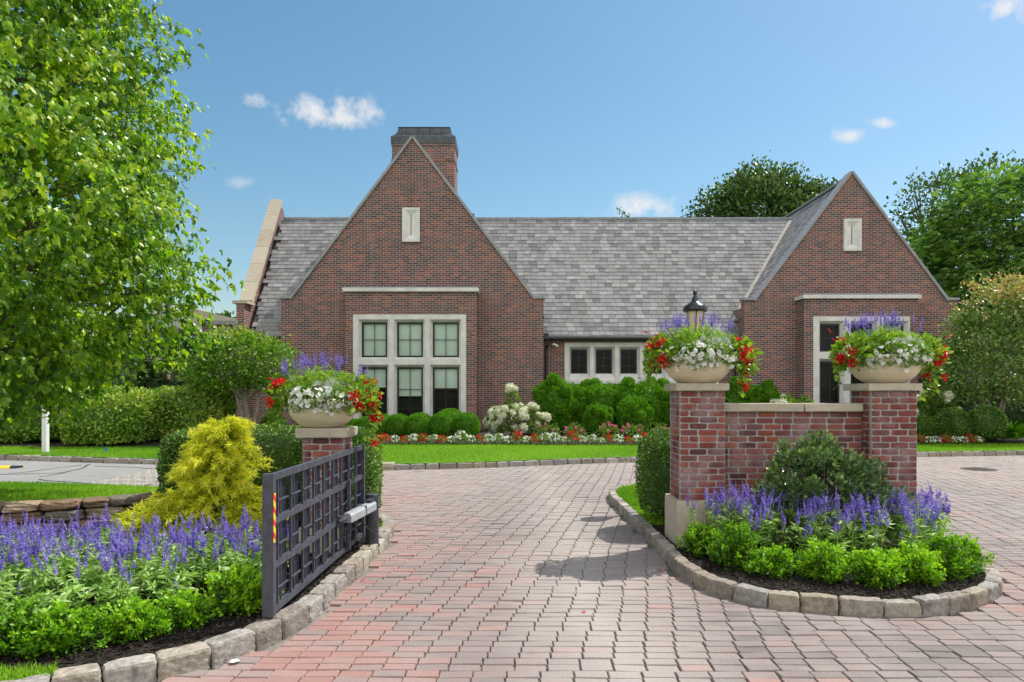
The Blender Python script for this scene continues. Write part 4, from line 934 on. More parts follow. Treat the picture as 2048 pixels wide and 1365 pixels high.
m, nt, p = newmat('hazard_stripes'); gg = nt.nodes.new('ShaderNodeNewGeometry'); sp_ = nt.nodes.new('ShaderNodeSeparateXYZ'); nt.links.new(gg.outputs['Position'], sp_.inputs[0])
tt = math_(nt, 'FRACT', math_(nt, 'MULTIPLY', math_(nt, 'ADD', sp_.outputs[2], math_(nt, 'MULTIPLY', sp_.outputs[1], .9)), 11.0))
nt.links.new(ramp(nt, tt, [(0, (.75, .02, .02)), (.5, (.85, .6, .02))], 'CONSTANT'), p.inputs['Base Color']); p.inputs['Roughness'].default_value = .4; M['hazard'] = m
b = MB(); b.obox(gp_(.02, .0372, .855), AX, [.018, .002, .175]); part(b, 'hazard_tape', M['hazard'], GT)
for z in (.3, 1.02):
    b = MB(); b.obox(gp_(gl_ + .02, -.01, z), AX, [.03, .02, .04]); b.tube([gp_(gl_ + .035, -.01, z - .05), gp_(gl_ + .035, -.01, z + .05)], .014, 8); part(b, 'hinge', M['gate'], GT)
PO = empty('gate_post', (-1.5, 7.32, .0)); tag(PO, 'short dark iron post by the kerb that carries the gate opener', 'post')
b = MB(); b.lathe((-1.5, 7.32, .0), [(.07, 0), (.07, .655), (.066, .66), (.05, .662), (0, .662)], 24); part(b, 'tube', M['iron'], PO)
b = MB(); b.lathe((-1.5, 7.32, .0), [(.085, .1), (.085, .12), (.07, .122)], 16); part(b, 'base_plate', M['iron'], PO)
OP = empty('gate_opener', (-1.55, 7.2, .45)); tag(OP, 'grey electric gate opener arm bolted between the gate and the iron post', 'gate opener')
pa, pb_ = np.array([-1.60, 6.62, .53]), np.array([-1.475, 7.22, .555]); t = unit(pb_ - pa); sd = unit(np.cross(t, [0, 0, 1.])); n_ = np.cross(sd, t); mid = (pa + pb_) / 2; hl = np.linalg.norm(pb_ - pa) / 2
b = MB(); prof = [(-.045, -.045), (.045, -.045), (.045, .02), (.028, .045), (-.028, .045), (-.045, .02)]
v = [pa + sd * q[0] + n_ * q[1] for q in prof] + [pb_ + sd * q[0] + n_ * q[1] for q in prof]
b.add(v, [tuple(range(6)), tuple(range(11, 5, -1))] + [(i, i + 6, (i + 1) % 6 + 6, (i + 1) % 6) for i in range(6)]); part(b, 'housing', M['alu'], OP)
b = MB(); b.obox(mid + t * .05, [t, sd, n_], [.008, .047, .047]); b.obox(pb_ + n_ * .06 - t * .06, [t, sd, n_], [.05, .03, .015]); part(b, 'clamp_band', M['iron'], OP)
b = MB(); b.tube([pa - t * .12 + (-.03, 0, -.01), pa - t * .02], .02, 8); b.tube([pa + (-.075, -.09, -.07), pa + (-.05, -.1, .04)], .022, 8); part(b, 'drive_rod', M['iron'], OP)
b = MB(); cp = catmull([pa + t * .3 + (0, 0, -.045), pa + t * .36 + (.02, -.02, -.14), (-1.46, 7.2, .25), (-1.5, 7.16, .13), (-1.55, 7.14, .09)], .02); b.tube(cp, .008, 6); part(b, 'cable', M['lampblack'], OP)
b = MB(); b.obox(gp_(2.0, .045, .52), AX, [.02, .016, .35]); part(b, 'bracket', M['gate'], OP)

# ------------------------------------------------------------------ lamp posts, sign post, little things
def lamp(x, y, ztop, label):
    r = empty('lamp_post', (x, y, .1)); tag(r, label, 'lamp post', 'black lantern lamp posts'); h = ztop - .1
    b = MB(); b.lathe((0, 0, 0), [(.14, 0), (.14, .12), (.1, .2), (.07, .5), (.045, .6), (.04, h - .85), (.055, h - .84), (.055, h - .81), (.03, h - .8), (.03, h - .7), (0, h - .7)], 18); mk(b, 'post', M['lampblack'], r)
    b = MB(); b.lathe((0, 0, h - .72), [(0, 0), (.06, 0), (.075, .03), (.075, .05), (0, .05)], 18); mk(b, 'lantern_base', M['lampblack'], r)
    b = MB(); b.lathe((0, 0, h - .67), [(.07, 0), (.1, .1), (.135, .3), (.138, .33)], 24); mk(b, 'lantern_glass', M['lampglass'], r, True)
    b = MB()
    for k in range(6):
        a = k * math.pi / 3 + .4; b.tube([(math.cos(a) * .078, math.sin(a) * .078, h - .67), (math.cos(a) * .106, math.sin(a) * .106, h - .57), (math.cos(a) * .145, math.sin(a) * .145, h - .335)], .008, 5)
    mk(b, 'lantern_bars', M['lampblack'], r)
    b = MB(); b.lathe((0, 0, h - .34), [(.14, 0), (.175, .0), (.18, .03), (.175, .07), (.15, .1), (.08, .14), (.05, .17), (.042, .22), (.025, .245), (.018, .26), (.03, .28), (.032, .3), (.018, .335), (0, .34)], 28); mk(b, 'lantern_hood', M['lampblack'], r, True)
    return r
lamp(X(1390, 10.5), 10.5, Z(580, 10.5), 'black lantern lamp post rising behind the planter on the pier nearest the brick drive')
lp = lamp(X(339, 25.2), 25.2, (Z(737, 25.2) - .1) / .62 + .1, 'small distant black lantern lamp post with lit pale glass behind the tall clipped hedge')
lp.scale = (.62, .62, .62)
SP_ = empty('sign_post', (-12.3, 18.0, .14)); tag(SP_, 'plain white square wooden post standing in the far lawn under the big tree', 'post')
b = MB(); b.box(-12.36, -12.24, 17.94, 18.06, .1, 1.55); part(b, 'post', M['white'], SP_); b = MB(); b.box(-12.38, -12.22, 17.92, 18.08, 1.551, 1.6); part(b, 'post_cap', M['white'], SP_)
x, y = G(210, 908, .13); b = MB(); b.tube([(x, y, .12), (x, y, .3)], .004, 5); b.add([(x, y - .002, .2), (x + .05, y + .01, .19), (x + .06, y - .01, .31), (x, y - .002, .3)], [(0, 1, 2, 3)])
M['blue'] = plain('blue_plastic', (.01, .22, .62), .5); o = b.build('marker_flag', M['blue']); tag(o, 'tiny bright blue marker flag stuck in the far lawn', 'flag')
x, y = G(1958, 939); b = MB(); b.lathe((x, y, .0), [(.36, -.01), (.36, .008), (.33, .012), (.31, .006), (0, .006)], 36)
for k in range(8): b.box(x - .22, x + .22, y - .25 + k * .07, y - .25 + k * .07 + .03, .0062, .011)
o = b.build('manhole_cover', M['cover']); tag(o, 'round dark iron manhole cover in the paving at the right', 'manhole cover')
# kerb inlet
b = MB(); x, y = G(700, 941); yk = fky(-3.3)
b.box(-3.75, -2.65, yk - .03, yk + .3, .07, .15); b.box(-3.75, -2.65, yk + .0, yk + .02, -.02, .069, .5); o = b.build('kerb_inlet', M['cap']); tag(o, 'concrete storm drain inlet slab let into the far granite kerb', 'drain')
b = MB(); b.box(-3.5, -2.9, yk - .015, yk - .002, 0.0, .065); o2 = b.build('inlet_mouth', M['dark'], o)
# speed bump
m, nt, p = newmat('bump_stripes'); gg = nt.nodes.new('ShaderNodeNewGeometry'); sp_ = nt.nodes.new('ShaderNodeSeparateXYZ'); nt.links.new(gg.outputs['Position'], sp_.inputs[0])
nt.links.new(ramp(nt, math_(nt, 'FRACT', math_(nt, 'MULTIPLY', math_(nt, 'ADD', sp_.outputs[0], math_(nt, 'MULTIPLY', sp_.outputs[1], .5)), 1.9)), [(0, (.02, .02, .02)), (.5, (.75, .5, .02))], 'CONSTANT'), p.inputs['Base Color'])
b = MB(); v = []; n = 9
for i in range(n):
    a = math.pi * i / (n - 1)
    for xx in (-15.5, -11.35): v.append((xx, 15.75 - .17 * math.cos(a) + (xx + 11.35) * .02, -.005 + .05 * math.sin(a)))
b.add(v, [(2 * i, 2 * i + 1, 2 * i + 3, 2 * i + 2) for i in range(n - 1)] + [tuple(range(1, 2 * n, 2))]); o = b.build('speed_bump', m); tag(o, 'yellow and black striped rubber speed bump on the grey road at the left', 'speed bump')
# scraps and petals on the paving
b = MB(); x, y = G(470, 1326); g = np.random.default_rng(3); a = np.linspace(0, 6.28, 9)[:-1]; rr = g.uniform(.022, .045, 8)
b.add([(x, y, .012)] + [(x + rr[i] * 1.3 * math.cos(a[i]), y + rr[i] * math.sin(a[i]), .006 + g.random() * .01) for i in range(8)], [(0, i + 1, (i + 1) % 8 + 1) for i in range(8)]); o = b.build('paper_scrap', M['white']); tag(o, 'crumpled scrap of white paper on the pavers by the near left kerb', 'litter')
pr = None
for k, (px, py, lab) in enumerate([(1322, 1144, 'red flower petal lying by the island kerb'), (457, 1323, 'dark red petal touching the white paper scrap'), (662, 1215, 'red petal on the pavers below the near end of the gate'), (722, 1162, 'tiny red petal at the left kerb below the gate opener'), (1170, 1228, 'bright red petal alone in the middle of the drive')]):
    x, y = G(px, py)
    if pr is None:
        b = MB(); b.inst(OVAL, [(0, 0, 0)], None, np.array([.05, .04, .05]), .6); o = pr = b.build('fallen_petal', M['petal_red'])
    else: o = pr.copy(); C.objects.link(o)
    o.location = (x, y, .01); o.rotation_euler = (.2, .1, k * 1.7); tag(o, lab, 'petal', 'red petals fallen on the paving')

# ------------------------------------------------------------------ vegetation builders
def superdir(n, g, p, zmin=-1.0):
    """points on a unit superellipsoid, with outward normals"""
    v = g.uniform(-1, 1, (n * 2, 3)); ax = g.integers(0, 3, n * 2); v[np.arange(n * 2), ax] = g.choice([-1., 1.], n * 2)
    v = v[v[:, 2] > zmin][:n]; r = (np.abs(v) ** p).sum(1) ** (1 / p); s_ = v / r[:, None]
    nn = unit(np.sign(s_) * np.abs(s_) ** (p - 1) + 1e-6); return s_, nn
def clipped(b, c, rad, n, size, g, p=2.3, seed=1, amp=.05, tpl=OVAL, jit=.6, shell=.12, up=.15, ang=0., freq=2.2, core=True, rb=.0, zmin=-.95, stretch=None):
    s_, nn = superdir(n, g, p, zmin); k = 1 + amp * wob(s_ * np.array(rad) / max(rad) * 1.5, seed, freq) + amp * .5 * wob(s_ * np.array(rad), seed + 3, 9)
    P = s_ * np.array(rad) * (k * (1 - shell * g.random(len(s_)) ** 1.5))[:, None]; nn = unit(nn / np.array(rad))
    ca, sa = math.cos(ang), math.sin(ang); Rm = np.array([[ca, -sa, 0], [sa, ca, 0], [0, 0, 1]])
    P = P @ Rm.T + np.array(c); nn = nn @ Rm.T
    ax = unit(nn * .6 + jit * rdir(len(P), g) + np.array([0, 0, up])); fn = unit(nn + .8 * rdir(len(P), g) + np.array([0, 0, .3]))
    sz = size * g.uniform(.6, 1.3, len(P)); rn = np.clip(g.beta(2, 2.2, len(P)) + rb + .22 * wob(P, seed + 9, 3.5 / max(rad)), 0, 1)
    st = (1, 1, 1) if stretch is None else stretch
    b.inst(tpl, P, frames(ax, fn), np.stack([sz * st[0], sz * st[1], sz * st[2]], 1), rn)
    if core:
        v, f = CUBE8; r = (np.abs(v) ** p).sum(1) ** (1 / p); w = v / r[:, None]; w = w * (1 + amp * wob(w * np.array(rad) / max(rad) * 1.5, seed, freq))[:, None] * np.array(rad) * .86
        b.add(w @ Rm.T + np.array(c), f, .12)
GR = np.random.default_rng(77)

# ------- salvia beds: nobody could count the stems
def salvia_bed(name, poly, label, seed, dens, hgt, nsp, front, exf=1.3, zg_=.09):
    g = np.random.default_rng(seed); b = MB(); p = scatter(poly, dens, g)
    for q in p:
        yf_ = float(np.clip((q[1] - front(q[0])) / .38, .03, 1)); h = hgt * g.uniform(.75, 1.15) * (.62 + .38 * yf_); ln_ = g.normal(size=2) * .09; base = np.array([q[0], q[1], zg_]); top = base + np.array([ln_[0], ln_[1], h])
        b.tube([base, (base + top) / 2 + (g.normal() * .01, g.normal() * .01, 0), top], .0035, 3, .3, 0, False)
        m_ = 20; t = np.r_[g.uniform(.25, 1.0, m_ - 6), g.uniform(.85, 1.02, 6)][:, None]; P = base + (top - base) * t
        leaves(b, LANCE, P, rdir(m_, g) * [1, 1, .25], .085, g, 0, .15, .35, rnd=np.clip(.25 + .5 * t[:, 0] + g.normal(size=m_) * .18, 0, 1))
        for k in range(g.poisson(nsp * (yf_ ** exf))):
            a = g.uniform(0, 6.28); tp = top + np.array([math.cos(a), math.sin(a), 0]) * g.uniform(0, .05) - (0, 0, .03)
            e = tp + np.array([g.normal() * .02, g.normal() * .02, g.uniform(.0, .14)]); b.tube([tp, e], .0022, 3, .8, 0, False)
            spike(b, e, g.uniform(.05, .16), g.normal(size=2) * .2, g, 1, .0125 * g.uniform(.75, 1.15), .95, g.uniform(.25, .75))
    return stuff(b.build(name, [M['salvia_leaf'], M['purple']]), label, 'flower bed')
salvia_bed('salvia_bed', [(-6.4, 4.75), (-4.2, 4.6), (-3.0, 4.85), (-2.35, 5.25), (-1.98, 5.65), (-1.95, 6.2), (-2.3, 6.35), (-3.4, 6.35), (-6.6, 6.5)], 'wide drift of violet-blue salvia spikes in front of the fieldstone wall', 81, 105, .34, 2.4, lambda x: float(np.interp(x, [-6, -4.2, -3, -2.35, -1.95], [4.75, 4.7, 4.95, 5.4, 5.75])))
salvia_bed('salvia_bed', [(1.95, 7.18), (2.25, 6.68), (2.75, 6.35), (3.4, 6.25), (3.95, 6.4), (4.3, 6.75), (4.52, 7.1), (4.55, 7.4), (4.44, 7.45), (4.42, 7.28), (3.8, 7.05), (2.8, 6.95), (2.4, 7.22)], 'band of violet-blue salvia spikes round the foot of the brick piers', 82, 135, .47, 4.2, lambda x: float(np.interp(x, [1.9, 2.3, 3.4, 4.3, 4.6], [6.9, 6.42, 6.02, 6.45, 6.8])), .6)

# ------- low lime shrubs
def limeshrub(seed, r, h, off=0.):
    g = np.random.default_rng(seed); b = MB(); ph = g.uniform(0, 6.28, 3)
    for k in range(64):
        d = rdir(1, g)[0]; d[2] = abs(d[2]); a_ = math.atan2(d[1], d[0]); lf = 1 + .22 * math.sin(2 * a_ + ph[0]) + .16 * math.sin(3 * a_ + ph[1] + 4 * d[2])
        c = np.array([d[0] * r * .86, d[1] * r * .86, h * .16 + d[2] * h * .72]) * [lf, lf, .85 + .3 * g.random()]; c *= g.uniform(.72, 1.04)
        n_ = int(g.integers(28, 52)); t_ = g.uniform(-.5, 1, n_)[:, None]; sh = unit(d * .6 + np.array([0, 0, .7]) + .3 * rdir(1, g)[0]); P = c + sh * t_ * .085 + g.normal(size=(n_, 3)) * .017
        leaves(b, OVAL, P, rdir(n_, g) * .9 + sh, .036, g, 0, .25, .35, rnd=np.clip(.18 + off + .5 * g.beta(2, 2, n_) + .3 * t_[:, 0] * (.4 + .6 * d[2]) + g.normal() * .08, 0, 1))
        b.tube([(c[0] * .1, c[1] * .1, .0), tuple(c * [.5, .5, .6]), tuple(c + sh * .07)], [.006, .004, .002], 4, .0, 1, False)
    for k in range(380): pass
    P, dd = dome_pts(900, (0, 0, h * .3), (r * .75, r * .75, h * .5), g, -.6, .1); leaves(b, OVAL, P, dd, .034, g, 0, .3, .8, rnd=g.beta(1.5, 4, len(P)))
    return b.build('box_shrub', [M['lime_shrub'], M['bark']])
protos = [limeshrub(90, .235, .38, -.14), limeshrub(91, .22, .34, .08), limeshrub(92, .25, .35, -.04), limeshrub(93, .24, .40, .14), limeshrub(94, .23, .32, .02)]
spots = [(-3.15, 4.35, 1, 'lime green box shrub at the left edge of the photo, in front of the salvia'), (-2.88, 4.42, 0, 'large lime green box shrub second from the left edge, in front of the salvia'),
         (-2.55, 4.62, 1, 'lime green box shrub midway along the front of the left salvia bed'), (-2.33, 4.85, 2, 'lime green box shrub leaning toward the kerb, next to last before the gate'), (-2.07, 5.18, 0, 'darker lime green box shrub right beside the near end of the gate'),
         (-3.62, 4.2, 0, 'lime green box shrub mostly cut off by the left edge of the photo'),
         (1.95, 6.98, 1, 'lime green box shrub hugging the pale plinth of the left brick pier'), (2.12, 6.48, 0, 'lime green box shrub second from the left round the island'), (2.37, 6.17, 2, 'lime green box shrub third from the left round the island'),
         (2.74, 6.05, 1, 'lime green box shrub at the middle of the island front'), (3.12, 5.87, 2, 'lowest and nearest lime green box shrub of the island'), (3.52, 5.95, 0, 'lime green box shrub third from the right round the island'), (3.86, 6.12, 2, 'lime green box shrub second from the right round the island'), (4.16, 6.38, 1, 'lime green box shrub at the right end of the island')]
used = set()
for i, (x, y, k, lab) in enumerate(spots):
    k = (i * 2 + (i > 6)) % 5
    if k not in used: o = protos[k]; used.add(k)
    else: o = protos[k].copy(); C.objects.link(o)
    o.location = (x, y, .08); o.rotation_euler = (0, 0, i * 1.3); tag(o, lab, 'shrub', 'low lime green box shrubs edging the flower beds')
    s_ = (.88 if i < 6 else .92) + .07 * math.sin(i * 2.1); o.scale = (s_, s_, s_ * (.84 if i < 6 else .92) * (1 + .1 * math.sin(i * 3.7)))

# ------- holly in the island
g = np.random.default_rng(95); b = MB()
for k in range(210):
    d = rdir(1, g)[0]; d[2] = abs(d[2]) * 1.05 - .1; q = d * np.array([.76, .40, .84]) * (1 + .07 * math.sin(5 * d[0] + 3) + .06 * math.sin(11 * d[0] + 9 * d[2])) * g.uniform(.5, 1.06) ** .6; c = np.array([3.23, 7.02, .42]) + q
    if c[2] > 1.0: c[0] = 3.23 + (c[0] - 3.23) * (1 - .45 * (c[2] - .95))
    P, dd = dome_pts(52, c, (.085, .08, .12), g, -.6, .2); leaves(b, OVAL, P, dd + d * .7, .05, g, 0, .35, .6, rnd=np.clip(g.beta(1.6, 3.5, len(P)) + (.35 if k % 11 == 0 else 0), 0, 1))
cr = b
HO = empty('holly_bush', (3.23, 7.05, .1)); tag(HO, 'dark glossy-leaved holly bush against the brick wall behind the island salvia', 'bush')
part(cr, 'foliage', M['holly'], HO)
b = MB()
for k in range(22):
    a = g.uniform(0, 6.28); e = np.array([3.23 + .5 * math.cos(a) * g.uniform(.3, 1), 7.02 + .28 * math.sin(a), g.uniform(.5, 1.1)]); b.tube([(3.23 + .04 * math.cos(a), 7.02 + .04 * math.sin(a), .08), ((3.23 + e[0]) / 2, (7.02 + e[1]) / 2, e[2] * .6), tuple(e)], [.012, .008, .004], 5)
part(b, 'stems', M['bark'], HO)

# ------- clipped hedges
def simple(b, name, mat, lab, cat, group=None):
    o = b.build(name, mat); return tag(o, lab, cat, group)
b = MB(); g = np.random.default_rng(96); clipped(b, (2.07, 8.72, .68), (.44, .5, .585), 9000, .034, g, 3.2, 3, .04); simple(b, 'clipped_hedge', M['box'], 'dark clipped upright hedge tucked behind the left brick pier of the island', 'hedge')
b = MB(); clipped(b, (-3.05, 8.75, .70), (1.35, .42, .60), 19000, .036, g, 6, 5, .025, rb=.02); clipped(b, (-2.25, 8.62, .68), (.46, .5, .585), 6000, .036, g, 3, 6, .03)
clipped(b, (-4.0, 9.0, .69), (.5, .55, .585), 6000, .036, g, 3, 7, .03); simple(b, 'clipped_hedge', M['box'], 'long low flat-topped box hedge between the yellow conifer and the gate pier', 'hedge')
# tall broadleaf hedge at the left
b = MB()
for (x, y, rx, ry, rz, n) in ((-15.4, 20.9, 2.6, 1.0, .84, 7000), (-11.75, 20.2, 1.2, 1.1, .86, 7000), (-10.3, 21.6, 1.35, 1.0, .86, 6500), (-18.8, 21, 2.6, 1.0, .9, 4000)):
    clipped(b, (x, y, .12 + rz), (rx, ry, rz), n, .105, g, 3.2, int(abs(x)), .06, rb=.1)
simple(b, 'broadleaf_hedge', M['hedge'], 'tall rounded broadleaf hedge with yellowing top along the left lawn', 'hedge')
b = MB()
for (x, y, rx, ry, rz, n) in ((-17, 26, 3.5, 2, 2.3, 5000), (-13.6, 27.5, 2.2, 1.6, 2.0, 5000), (-22, 26, 3.5, 2, 2.8, 4000)): clipped(b, (x, y, .1 + rz), (rx, ry, rz), n, .17, g, 2.4, int(abs(x)), .14)
simple(b, 'dark_shrubbery', M['tree_dark'], 'dark mass of tall shrubs behind the broadleaf hedge and distant lamp', 'shrubs')

# ------- gold thread cypress
g = np.random.default_rng(97); b = MB()
for k in range(340):
    t = g.random() ** 1.05; a = g.uniform(0, 6.28); prof = .70 * (1 - t) ** .92 + .02; rr = prof * g.uniform(.45, 1.0) * (1 + .16 * math.sin(a * 3 + t * 9)); z = .14 + t * 1.33
    o_ = np.array([math.cos(a), math.sin(a), 0]); root_ = np.array([-3.30 + .22 * t, 7.35, z - .05]) + o_ * rr * .45 * [1, .85, 1]; ln_ = g.uniform(.16, .42) * (1 - .3 * t)
    tt_ = np.linspace(0, 1, 7)[:, None]; up = g.uniform(.35, .9); br = root_ + o_ * [1, .85, 1] * (rr * .5) * tt_ + unit(o_ + [0, 0, up] + .5 * rdir(1, g)[0]) * ln_ * tt_ - np.array([0, 0, 1.]) * ln_ * .32 * tt_ ** 2.4
    b.tube(br, np.linspace(.006, .002, 7), 3, .1, 0, False)
    n_ = 120; u_ = g.random(n_) ** .7; i_ = u_ * 5.99; lo = i_.astype(int); P = br[lo] + (br[lo + 1] - br[lo]) * (i_ - lo)[:, None] + g.normal(size=(n_, 3)) * .006
    td = unit(br[lo + 1] - br[lo]); d0 = unit(td * .8 + .85 * rdir(n_, g) + [0, 0, .1]); l_ = g.uniform(.03, .085, n_); sd = unit(np.cross(d0, rdir(n_, g))) * g.uniform(.0022, .0042, n_)[:, None]
    q = [P + d0 * (l_ * w)[:, None] - np.array([0, 0, 1.]) * (l_ * .2 * w * w)[:, None] for w in (0, .45, 1)]
    V = np.stack([q[0] - sd, q[0] + sd, q[1] - sd, q[1] + sd, q[2] - sd * .4, q[2] + sd * .4], 1).reshape(-1, 3); base = (np.arange(n_) * 6)[:, None]
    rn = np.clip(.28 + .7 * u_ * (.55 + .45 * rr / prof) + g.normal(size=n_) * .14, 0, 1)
    b.add(V, np.concatenate([base + np.array(w) for w in ((0, 1, 3, 2), (2, 3, 5, 4))]), np.repeat(rn, 6))
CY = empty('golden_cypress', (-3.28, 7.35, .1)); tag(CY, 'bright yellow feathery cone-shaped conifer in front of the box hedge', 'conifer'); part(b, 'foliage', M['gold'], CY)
b = MB(); b.tube([(-3.28, 7.35, .05), (-3.27, 7.35, .8), (-3.25, 7.35, 1.35)], [.04, .025, .008], 7)
for k in range(26): a_ = g.uniform(0, 6.28); z_ = g.uniform(.2, 1.1); r_ = .45 * (1 - z_ / 1.5); b.tube([(-3.28, 7.35, z_), (-3.28 + r_ * math.cos(a_), 7.35 + r_ * math.sin(a_), z_ + .1)], [.012, .004], 5)
part(b, 'trunk', M['bark'], CY)
# second low gold clump running left at the foot
b = MB()
N = 3500; a = g.uniform(0, 6.28, N); t = g.random(N); rr = g.random(N) ** .5 * .42; P = np.stack([-3.92 + rr * np.cos(a), 7.5 + .6 * rr * np.sin(a), .12 + .42 * t * (1 - rr)], 1); d0 = unit(np.stack([np.cos(a), np.sin(a), np.full(N, .6)], 1) + .8 * rdir(N, g)); leaves(b, LANCE, P, d0, .09, g, 0, 0, .5); leaves(b, LANCE, P, -d0, .06, g, 0, .2, .9)
simple(b, 'low_golden_cypress', M['gold'], 'small low yellow conifer at the foot of the bigger one, on the wall side', 'conifer')

# ------- fieldstone retaining wall
g = np.random.default_rng(98); b = MB(); wp = catmull([(-9.5, 7.55), (-7.5, 7.7), (-6.0, 7.98), (-5.2, 8.35), (-4.55, 8.85), (-4.35, 9.3)], .05); d = np.r_[0, np.cumsum(np.linalg.norm(np.diff(wp, axis=0), axis=1))]
zc_ = .06
for (lv, hh) in ((0, .12), (1, .14), (2, .11)):
    s_ = g.uniform(0, .2); 
    while s_ < d[-1] - .1:
        l = g.uniform(.2, .55); m_ = s_ + l / 2; c = np.array([np.interp(m_, d, wp[:, 0]), np.interp(m_, d, wp[:, 1])]); c2 = np.array([np.interp(m_ + .05, d, wp[:, 0]), np.interp(m_ + .05, d, wp[:, 1])]); t = unit(c2 - c); nn = np.array([-t[1], t[0]])
        cc = c + nn * (.17 + g.normal() * .012); rock(b, (cc[0], cc[1], zc_ + hh / 2), (l / 2 - .004, .17, hh / 2 - .001), math.atan2(t[1], t[0]) + g.normal() * .03, int(g.integers(1e6)), g.random(), 5, .09, CUBE5); s_ += l
    zc_ += hh
simple(b, 'fieldstone_wall', M['rock'], 'low dry-stacked brown fieldstone retaining wall behind the left salvia', 'wall')

# ------- clipped globes under the big window and at the right
def globe(seed, mat, r, n=2600, size=.05):
    g = np.random.default_rng(seed); b = MB(); clipped(b, (0, 0, r * .93), (r, r, r * .97), n, size, g, 2.1, seed, .03, SPRAY if mat == 'arb' else OVAL, jit=.45, shell=.1); return b.build('globe_shrub', M[mat])
pg = globe(101, 'arb', .40); pg2 = globe(102, 'arb', .42)
for i, (px, yy, s_) in enumerate([(733, 21.5, .9), (762, 21.6, .95), (797, 21.5, 1.0), (840, 21.4, 1.0), (885, 21.4, 1.05), (932, 21.4, 1.02), (706, 21.6, .8), (900, 22.6, 1.1)]):
    o = (pg, pg2)[i] if i < 2 else (pg, pg2)[i % 2].copy()
    if i > 1: C.objects.link(o)
    o.location = (X(px, yy), yy, lz((X(px, yy), yy)) + .02); o.scale = (s_,) * 3; o.rotation_euler = (0, 0, i)
    lab = {0: 'bright green globe shrub half hidden by the hanging red flowers', 1: 'bright green globe shrub just right of the gate pier planter', 2: 'bright green globe shrub fourth from the right under the big window', 3: 'bright green globe shrub third from the right under the big window', 4: 'bright green globe shrub second from the right under the big window', 5: 'bright green globe shrub rightmost under the big window', 6: 'leftmost bright green globe shrub, mostly behind the gate pier planter', 7: 'bright green globe shrub poking up behind the front row at the window'}[i]
    tag(o, lab, 'shrub', 'bright green globe shrubs under the big bay window')
pd = globe(103, 'box', .55, 4200, .055)
for i, (px, yy, s_, lab) in enumerate([(1905, 20.9, .92, 'dark green clipped globe, the middle of three at the right'), (1971, 20.7, 1.0, 'largest dark green clipped globe, rightmost of three'), (1849, 21.2, .68, 'smallest dark green clipped globe beside the brick pier'), (548, 21.6, .75, 'dark green clipped globe beside the small left tree')]):
    o = pd if i == 0 else pd.copy()
    if i: C.objects.link(o)
    o.location = (X(px, yy), yy, lz((0, yy)) + .02); o.scale = (s_ * .95, s_ * .95, s_ * 1.02); o.rotation_euler = (0, 0, i); tag(o, lab, 'shrub', 'dark green clipped globes near the house')

# ------- billowing arborvitae in front of the small windows
def arb(seed, r, h):
    g = np.random.default_rng(seed); b = MB(); clipped(b, (0, 0, h * .5), (r, r, h * .5), 3600, .08, g, 2.4, seed, .17, SPRAY, .6, .2, .6, freq=3.8)
    for k in range(9):
        a = g.uniform(0, 6.28); z = g.uniform(.45, .97) * h; rr = r * (.92 if z < .8 * h else .45); clipped(b, (rr * math.cos(a), rr * math.sin(a), z), (r * .33, r * .33, r * .38), 420, .07, g, 2.1, seed + k, .08, SPRAY, .5, .2, .5, core=True)
    return b.build('arborvitae', M['arb'])
pa_ = [arb(111, .6, 1.75), arb(112, .52, 1.25)]
lst = [(1112, 23.4, 0, 1.08, 'tall bright arborvitae at the left end of the billowing row'), (1160, 23.7, 0, .98, 'tall arborvitae second from the left in the billowing row'), (1205, 23.6, 0, 1.0, 'tall arborvitae third from the left under the small windows'), (1250, 23.7, 0, 1.02, 'tall arborvitae fourth from the left under the small windows'),
       (1295, 23.6, 0, 1.03, 'tall arborvitae fifth from the left, beside the brick pier'), (1340, 23.6, 0, 1.0, 'tall arborvitae directly behind the left brick pier'), (1195, 22.7, 1, .8, 'short arborvitae bulging in front of the row, left one'), (1267, 22.6, 1, 1.0, 'short arborvitae bulging in front of the row, right one'), (1478, 23.5, 0, 1.02, 'arborvitae seen just above the wall coping beside the left pier'), (1520, 23.6, 0, .97, 'arborvitae seen above the middle of the wall coping')]
for i, (px, yy, k, s_, lab) in enumerate(lst):
    o = pa_[k] if (i == 0 or i == 6) else pa_[k].copy()
    if not (i == 0 or i == 6): C.objects.link(o)
    o.location = (X(px, yy), yy, lz((0, yy)) + .02); o.scale = (s_,) * 3; o.rotation_euler = (0, 0, i * 2.3); tag(o, lab, 'arborvitae', 'billowing arborvitae along the centre of the house')

